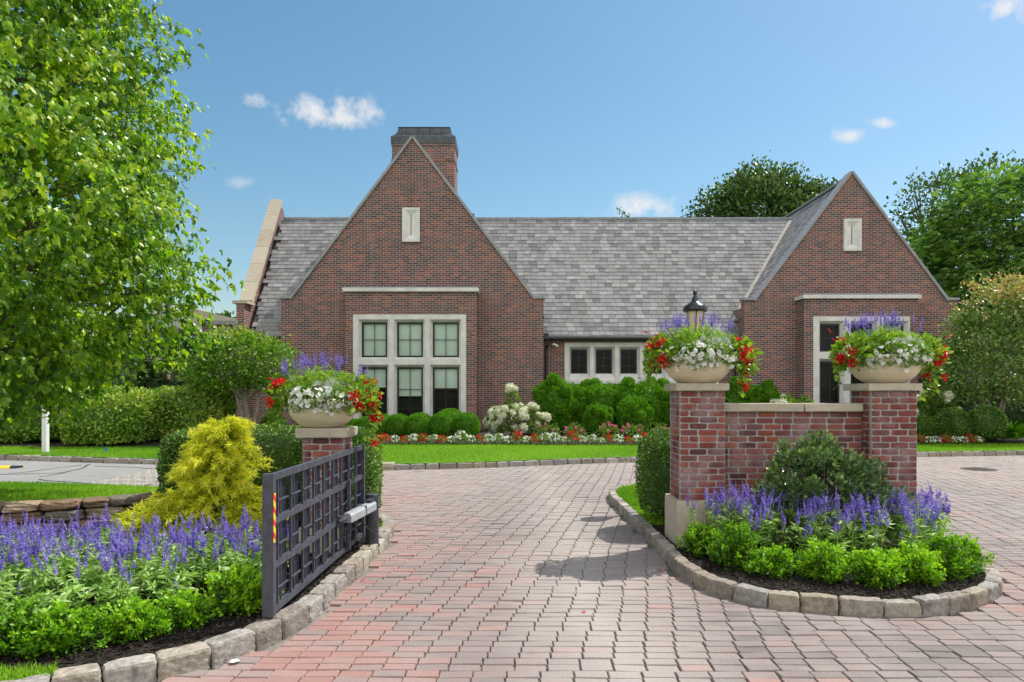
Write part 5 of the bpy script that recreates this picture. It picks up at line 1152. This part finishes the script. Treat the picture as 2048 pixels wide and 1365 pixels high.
# ------- hydrangeas
def hydrangea(loc, r, h, heads, label, seed, tall=False):
    g = np.random.default_rng(seed); root = empty('hydrangea_bush', loc); tag(root, label, 'hydrangea')
    b = MB(); P, d = dome_pts(900, (0, 0, h * .5), (r, r * .7, h * .5), g, -.8, .3, seed, .2); leaves(b, OVAL, P, d, .13, g, 0, .2, .6)
    for k in range(14): a = g.uniform(0, 6.28); b.tube([(0, 0, 0), (r * .5 * math.cos(a), r * .35 * math.sin(a), h * g.uniform(.5, .9))], [.012, .005], 5, .1)
    fo = mk(b, 'foliage', M['tree_light'], root)
    b = MB(); s_, nn = superdir(150, g, 2.2); leaves(b, DIAM, s_ * [.09, .09, .085], nn, .05, g, 0, 0, 1.0); v, f = CUBE3; w = v / np.linalg.norm(v, axis=1)[:, None]; b.add(w * [.09, .09, .085], f, .6)
    hd = None; pos = []
    if tall: pos += [(.03, -.1, h + .5), (-.13, -.05, h + .52), (.72, -.2, h * .92), (.6, -.25, h * .97)]
    while len(pos) < heads:
        q, dd = dome_pts(1, (0, 0, h * .5), (r * 1.02, r * .72, h * .52), g, -.75, .9, seed, .2)
        if len(q) and q[0][1] < .25: pos.append(tuple(q[0]))
    for i, q in enumerate(pos):
        if hd is None: hd = o = b.build('flower_head', M['hyd'], root)
        else: o = hd.copy(); C.objects.link(o)
        o.location = q; s = g.uniform(.7, 1.3) * (1.15 if tall and i < 4 else 1); o.scale = (s, s, s * .9); o.rotation_euler = tuple(g.uniform(0, 3, 3))
    if tall:
        b = MB()
        for dx in (.03, -.13): b.tube([(dx * .3, -.05, h * .6), (dx, -.08, h + .45)], .012, 5)
        P, d = dome_pts(130, (-.05, -.06, h + .12), (.2, .15, .36), g, -.9, .2); leaves(b, OVAL, P, d, .12, g, 0, .3, .6); mk(b, 'upright_shoots', M['tree_light'], root)
yy = 22.2; hydrangea((X(1028, yy), yy, .28), .95, 1.05, 46, 'large hydrangea bush crowded with creamy white flower heads by the big gable', 121, True)
yy = 21.9; hydrangea((X(1868, yy), yy, .28), .75, 1.5, 16, 'green-white hydrangea behind the dark globes right of the brick pier', 122)
yy = 22.3; hydrangea((X(1580, yy), yy, .28), .8, 1.35, 14, 'hydrangea whose top just shows above the wall coping', 123)

# ------- border of red and white bedding plants, and roses
def clump(seed, fm):
    g = np.random.default_rng(seed); root = empty('bedding_plant', (0, 0, 0)); b = MB(); P, d = dome_pts(150, (0, 0, .07), (.14, .13, .12), g, -.4, .3); leaves(b, OVAL, P, d, .05, g, 0, .2, .6); mk(b, 'leaves', M['petleaf'], root)
    b = MB(); P, d = dome_pts(42, (0, 0, .09), (.16, .15, .14), g, -.1, .8); s_ = .024 * g.uniform(.8, 1.3, len(P)); b.inst(PETUNIA, P, frames(rdir(len(P), g), unit(d + [0, -.3, .1])), np.stack([s_, s_, s_], 1), g.random(len(P))); mk(b, 'blossoms', fm, root); return root
cr_ = clump(131, M['petal_red']); cw_ = clump(132, M['petal_white']); cp_ = clump(133, M['petal_pink'])
xs = np.arange(X(735, 19.7), X(1345, 19.9), .27); nr = nw = 0; g = np.random.default_rng(134); first = {0: True, 1: True}
ordn = lambda i: ORD[i] if i < len(ORD) else 'far'
tot = 0
for i, x in enumerate(xs):
    k = (i // 1) % 2 if g.random() < .8 else int(g.integers(0, 2))
    o = (cr_, cw_)[k]
    if first[k]: first[k] = False
    else: o = copy_tree(o)
    y = bedfront(x) + .16 + g.uniform(-.03, .06); o.location = (x, y, lz((x, y)) + .02); s_ = g.uniform(.8, 1.15) * 1.15; o.scale = (s_, s_, s_ * g.uniform(.9, 1.35)); o.rotation_euler = (0, 0, g.uniform(0, 6))
    nm = ('red', 'white')[k]; c_ = nr if k == 0 else nw
    tag(o, f'low {nm} bedding plant, {ordn(c_)} {nm} one from the left in the border before the house', 'bedding plant', f'{nm} bedding plants edging the house border')
    if k == 0: nr += 1
    else: nw += 1
for i, x in enumerate(np.arange(X(1843, 20.3), X(1962, 20.3), .25)):
    k = (i % 3 == 0); o = copy_tree(cr_ if k else cw_); y = 20.55 + g.uniform(-.04, .04) - .18; o.location = (x, y, lz((x, y)) + .02); o.rotation_euler = (0, 0, g.uniform(0, 6))
    nm = 'red' if k else 'white'; tag(o, f'low {nm} bedding plant in front of the dark globes, {ordn(i)} from the brick pier', 'bedding plant', 'bedding plants before the dark globes')
def rose(loc, seed, label, n=9):
    g = np.random.default_rng(seed); root = empty('rose_bush', loc); tag(root, label, 'rose bush', 'low pink rose bushes behind the bedding plants'); b = MB(); P, d = dome_pts(420, (0, 0, .24), (.36, .28, .27), g, -.7, .2, seed, .3); leaves(b, OVAL, P, d, .06, g, 0, .3, .7); mk(b, 'foliage', M['tree_light'], root)
    b = MB(); P, d = dome_pts(n, (0, 0, .26), (.36, .28, .3), g, .1, .9, seed, .3)
    for q in P: s_, nn = superdir(26, g, 2); leaves(b, DIAM, s_ * .02 + q, nn, .045, g, 0, .2, .6)
    mk(b, 'roses', M['petal_pink'], root)
for i, (px, lab) in enumerate([(1098, 'pink rose bush at the right foot of the white hydrangea'), (1150, 'pink rose bush second from the left in the border'), (1216, 'pink rose bush third from the left in the border'), (1268, 'sparse rose bush fourth from the left in the border'), (1322, 'pink rose bush closest to the island pier')]):
    rose((X(px, 20.7), 20.7, .25), 140 + i, lab)
for o in kids(cp_): bpy.data.objects.remove(o)
bpy.data.objects.remove(cp_)
# hostas and grasses near the right globes and under the small tree
def hosta(loc, seed, label, mat, n, ln_, cat='plant', tpl=OVAL, w=1.0):
    g = np.random.default_rng(seed); b = MB(); a = g.uniform(0, 6.28, n); P = np.stack([.06 * np.cos(a), .06 * np.sin(a), g.uniform(.02, .2, n)], 1) * [2, 2, 1]; ax = np.stack([np.cos(a), np.sin(a), g.uniform(.15, 1.2, n)], 1)
    sz = ln_ * g.uniform(.6, 1.2, n); b.inst(tpl, P, frames(unit(ax), unit(np.array([0, 0, 1.]) + .2 * rdir(n, g))), np.stack([sz * w, sz, sz], 1), g.beta(2, 2, n)); o = b.build('clump_plant', mat); o.location = loc; tag(o, label, cat)
hosta((X(2020, 20.9), 20.9, .26), 151, 'arching bright grassy clump at the right edge beside the globe', M['arb'], 260, .75, 'ornamental grass', LANCE, .35)
hosta((X(600, 22), 22, .28), 152, 'broad-leaved low plant between the small tree and the gate planter', M['tree_light'], 60, .4)
hosta((X(462, 21.5), 21.5, .28), 153, 'big-leaved plant under the small left tree near the white doorway', M['holly'], 50, .45)

# ------------------------------------------------------------------ trees
def limb(b, p0, p1, r0, r1, g, sag=0., n=7, wob_=.06, k=6):
    t = np.linspace(0, 1, n)[:, None]; p0 = np.array(p0, float); p1 = np.array(p1, float); L_ = np.linalg.norm(p1 - p0)
    pts = p0 + (p1 - p0) * t + np.array([0, 0, -1.]) * sag * L_ * (t * t) + np.array([0, 0, 1.]) * sag * L_ * t + g.normal(size=(n, 3)) * wob_ * L_ * .25 * np.sin(t * 3.14)
    b.tube(pts, np.linspace(r0, r1, n), k); return pts
# big red maple, left foreground
TX, TY = -7.35, 9.1
zp_ = np.array([1.5, 1.65, 1.9, 2.25, 2.75, 3.3, 4.0, 5.0, 6.0, 6.9, 8.2, 9.4, 10.2]); rp_ = np.array([.6, 1.6, 2.15, 2.75, 3.2, 3.4, 3.5, 3.35, 3.15, 2.85, 2.3, 1.4, .3])
g = np.random.default_rng(201); MT = empty('maple_tree', (TX, TY, .1)); tag(MT, 'big leafy green maple filling the upper left of the photo', 'tree')
tk = MB(); tk.tube([(TX, TY, .05), (TX + .03, TY, 1), (TX - .02, TY, 3), (TX + .05, TY, 6), (TX, TY, 9.3)], [.2, .16, .13, .08, .02], 10)
b = MB(); K = 4300; zz = np.interp(g.random(K), np.cumsum(np.interp(np.linspace(1.5, 10.1, 200), zp_, rp_)) / np.interp(np.linspace(1.5, 10.1, 200), zp_, rp_).sum(), np.linspace(1.5, 10.1, 200))
aa = g.uniform(0, 6.28, K); dirs = np.stack([np.cos(aa), np.sin(aa), np.zeros(K)], 1)
lump = 1 + .13 * np.sin(aa * 3 + zz * 2.1) + .10 * np.sin(aa * 7 - zz * 3.7) + .06 * np.sin(aa * 13 + zz * 6)
RR = np.interp(zz, zp_, rp_) * .79 * lump * (.42 + .58 * g.random(K) ** .5)
Cc = np.array([TX, TY, 0]) + dirs * RR[:, None]; Cc[:, 2] = zz + .15 * g.normal(size=K)
n_l = 14; CC = np.repeat(Cc, n_l, 0); DD = np.repeat(dirs, n_l, 0); n = len(CC)
tw = unit(np.repeat(unit(dirs + [0, 0, .35] + .6 * rdir(K, g)), n_l, 0)); pos = CC + tw * g.uniform(-.28, .24, n)[:, None] + g.normal(size=(n, 3)) * .05
ax = unit(DD * .25 + np.array([0, 0, -1.]) + .75 * rdir(n, g) + tw * .25); fn = unit(DD + .9 * rdir(n, g) + [0, -.2, .3])
sz = g.uniform(.07, .13, n); rn = np.clip(g.beta(2.1, 2.2, n) * .9 + .16 * wob(pos, 5, 1.6), 0, 1)
b.inst(MAPLE, pos, frames(ax, fn), np.stack([sz * .8, sz * 1.08, sz], 1), rn); part(b, 'crown', M['maple'], MT)
for k in range(90):
    i = int(g.integers(0, K)); e = Cc[i]; z0 = max(1.5, e[2] - RR[i] * .45 - .2); limb(tk, (TX, TY, z0), e, .035 * (1.2 - z0 / 12), .006, g, .05, 8, .1, 5)
for i in range(0, K, 2): 
    e = Cc[i]; s_ = e - np.array([dirs[i][0], dirs[i][1], .2]) * g.uniform(.3, .7); tk.tube([s_, (s_ + e) / 2 + g.normal(size=3) * .03, e], [.008, .006, .003], 4, .5, 0, False)
part(tk, 'trunk', M['bark'], MT)

def lobetree(name, label, base, lobes, nclus, leaf, seed, mat, trunks, tpl=OVAL, per=10, crad=.35, droop=0., barkm='bark', redtop=None, cat='tree', outw=.6, group=None, flatn=0.):
    g = np.random.default_rng(seed); T = empty(name, base); tag(T, label, cat, group); b = MB(); lob = np.array(lobes, float); vol = (lob[:, 3] * lob[:, 4] * lob[:, 5]) ** .67; pick = g.choice(len(lob), nclus * 2, p=vol / vol.sum())
    d = rdir(nclus * 2, g); q = lob[pick]; P = q[:, :3] + d * q[:, 3:] * (g.uniform(.3, 1, nclus * 2) ** .35 * (1 + .16 * wob(d + pick[:, None], seed, 3)))[:, None]
    keep = np.ones(len(P), bool)
    for l in lob: keep &= ((((P - l[:3]) / l[3:]) ** 2).sum(1) > .42)
    P = P[keep][:nclus]; d = d[keep][:nclus]; n = len(P) * per; PP = np.repeat(P, per, 0) + g.normal(size=(n, 3)) * crad * np.array([1, 1, .6]); DD = np.repeat(d, per, 0)
    ax = unit(DD * outw + np.array([0, 0, .25 - droop]) + .7 * rdir(n, g)); fn = unit(DD * .6 + np.array([0, 0, .8]) + .8 * (1 - flatn) * rdir(n, g)); sz = leaf * g.uniform(.6, 1.25, n)
    cl_ = np.repeat(g.uniform(-.18, .18, len(P)), per); rn = g.beta(2, 2.4, n) + cl_
    if redtop is not None: rn = np.where(PP[:, 2] > redtop[0] + g.normal(size=n) * redtop[1], rn * .45 + .55, rn * .7)
    b.inst(tpl, PP, frames(ax, fn), np.stack([sz] * 3, 1), np.clip(rn, 0, 1)); part(b, 'crown', M[mat], T)
    b = MB(); cz = lob[:, 2].mean(); 
    for (x0, y0, x1, y1, z1, r_) in trunks: limb(b, (base[0] + x0, base[1] + y0, base[2] - .05), (base[0] + x1, base[1] + y1, z1), r_, r_ * .6, g, 0, 7, .05, 8)
    for k in range(min(60, nclus // 6)):
        e = P[int(g.integers(0, len(P)))]; tt_ = trunks[k % len(trunks)]; s_ = np.array([base[0] + tt_[2], base[1] + tt_[3], tt_[4]]); limb(b, s_ * [1, 1, 1] - (0, 0, .02), e, tt_[5] * .45, tt_[5] * .08, g, .06, 6, .1, 5)
    part(b, 'trunk', M[barkm], T); return T
D = 21.0; bx = X(500, D)
lobetree('small_tree', 'small round-headed tree with pale forked trunk left of the big brick gable', (bx, D, .28), [(X(475, D), D, 2.75, 1.2, 1.1, .85), (X(450, D), D - .1, 2.4, 1.0, .9, .62), (X(525, D), D + .1, 2.65, .95, .9, .75), (X(470, D), D, 3.12, .8, .7, .5), (X(415, D), D, 2.25, .55, .6, .5)], 620, .115, 211, 'small_leaf', [(0, 0, -.15, 0, 1.5, .11), (0, 0, .35, .05, 1.9, .07), (.02, 0, -.5, -.05, 1.9, .07)], per=13, crad=.17, barkm='palebark', redtop=(3.55, .22))
D = 21.8; bx = X(1985, D)
lobetree('small_tree', 'vase-shaped small tree with reddish new leaves at the right edge, many thin trunks', (bx, D, .28), [(X(1975, D), D, 2.9, 1.35, 1.2, 1.4), (X(1995, D), D, 4.0, .8, .8, 1.2), (X(1930, D), D, 2.3, .8, .9, .95), (X(2040, D), D, 2.4, 1.1, 1.1, 1.1), (X(1962, D), D, 4.35, .4, .45, .95), (X(2050, D), D, 3.7, .6, .6, 1.5), (X(1925, D), D, 3.4, .45, .5, .95), (X(2020, D), D, 4.6, .35, .4, .85)], 1000, .115, 212, 'tree_mixed', [(0, 0, -.45, 0, 1.9, .06), (.1, 0, .5, 0, 1.9, .06), (0, .1, -.1, .1, 2.0, .06), (.05, -.1, .25, -.1, 2.0, .05), (-.05, 0, -.75, 0, 1.7, .04)], per=13, crad=.17, barkm='palebark', redtop=(4.6, .35))
# big trees behind the house
D = 48; lobetree('broadleaf_tree', 'rounded dark green tree rising over the roof ridge between the gables', (X(1530, D), D, 0), [(X(1530, D), D, 12.0, 5.0, 4, 5.1), (X(1440, D), D, 10.5, 3.4, 3, 3.6), (X(1625, D), D, 11.5, 3.6, 3, 4.4), (X(1385, D), D, 10.3, 1.4, 1.5, 3.2)], 5400, .27, 213, 'tree_dark', [(0, 0, 0, 0, 8, .4)], per=12, crad=.42)
D = 46; lobetree('broadleaf_tree', 'twig tip of a tree just peeking over the middle of the roof ridge', (X(1245, D), D, 0), [(X(1245, D), D, 12.0, .55, .8, 2.0), (X(1245, D), D, 9.0, 2.2, 2, 2.5)], 150, .26, 214, 'tree_dark', [(0, 0, 0, 0, 8, .25)], per=10, crad=.25)
D = 47; lobetree('broadleaf_tree', 'loose open tree with feathery twigs beside the right gable peak', (X(1860, D), D, 0), [(X(1850, D), D, 14.2, 2.0, 2, 2.4), (X(1905, D), D, 14.8, 2.2, 2, 2.2), (X(1815, D), D, 10.6, 1.3, 2, 2.6), (X(1985, D), D, 15.8, 2.4, 2, 2.0)], 420, .27, 215, 'tree_dark', [(0, 0, 0, 0, 9, .3)], per=10, crad=.38)
D = 36; lobetree('weeping_tree', 'bright weeping tree with drooping layered sprays at the right behind the house', (X(2030, D), D, 0), [(X(2020, D), D, 9.6, 4.2, 3.6, 4.1), (X(1925, D), D, 7.0, 3.0, 3, 3.6), (X(2120, D), D, 8, 4.0, 3.5, 4.0), (X(1990, D), D, 4.5, 4.4, 3.5, 3.2)], 3000, .36, 216, 'tree_weep', [(0, 0, 0, 0, 6, .35)], tpl=SPRAY, per=9, crad=.3, droop=.75, outw=.9, flatn=.5)
D = 26; b = MB(); clipped(b, (17.2, 24.6, 1.35), (2.6, 1.2, 1.3), 5000, .14, np.random.default_rng(217), 3, 4, .08); simple(b, 'yew_hedge', M['tree_dark'], 'dark hedge in deep shade behind the right small tree', 'hedge')
# far woods
g = np.random.default_rng(220); b = MB()
for (x0, x1, yy, h) in ((-70, -24, 62, 8.5), (26, 80, 62, 13)):
    for x in np.arange(x0, x1, 4.0):
        hh = h * g.uniform(.75, 1.15); clipped(b, (x, yy + g.uniform(-3, 3), hh * .48), (3.6, 3, hh * .5), 900, .7, g, 2.2, int(abs(x) * 3), .16)
o = b.build('distant_woods', M['tree_dark']); stuff(o, 'far tree line beyond the buildings on both sides', 'woods')
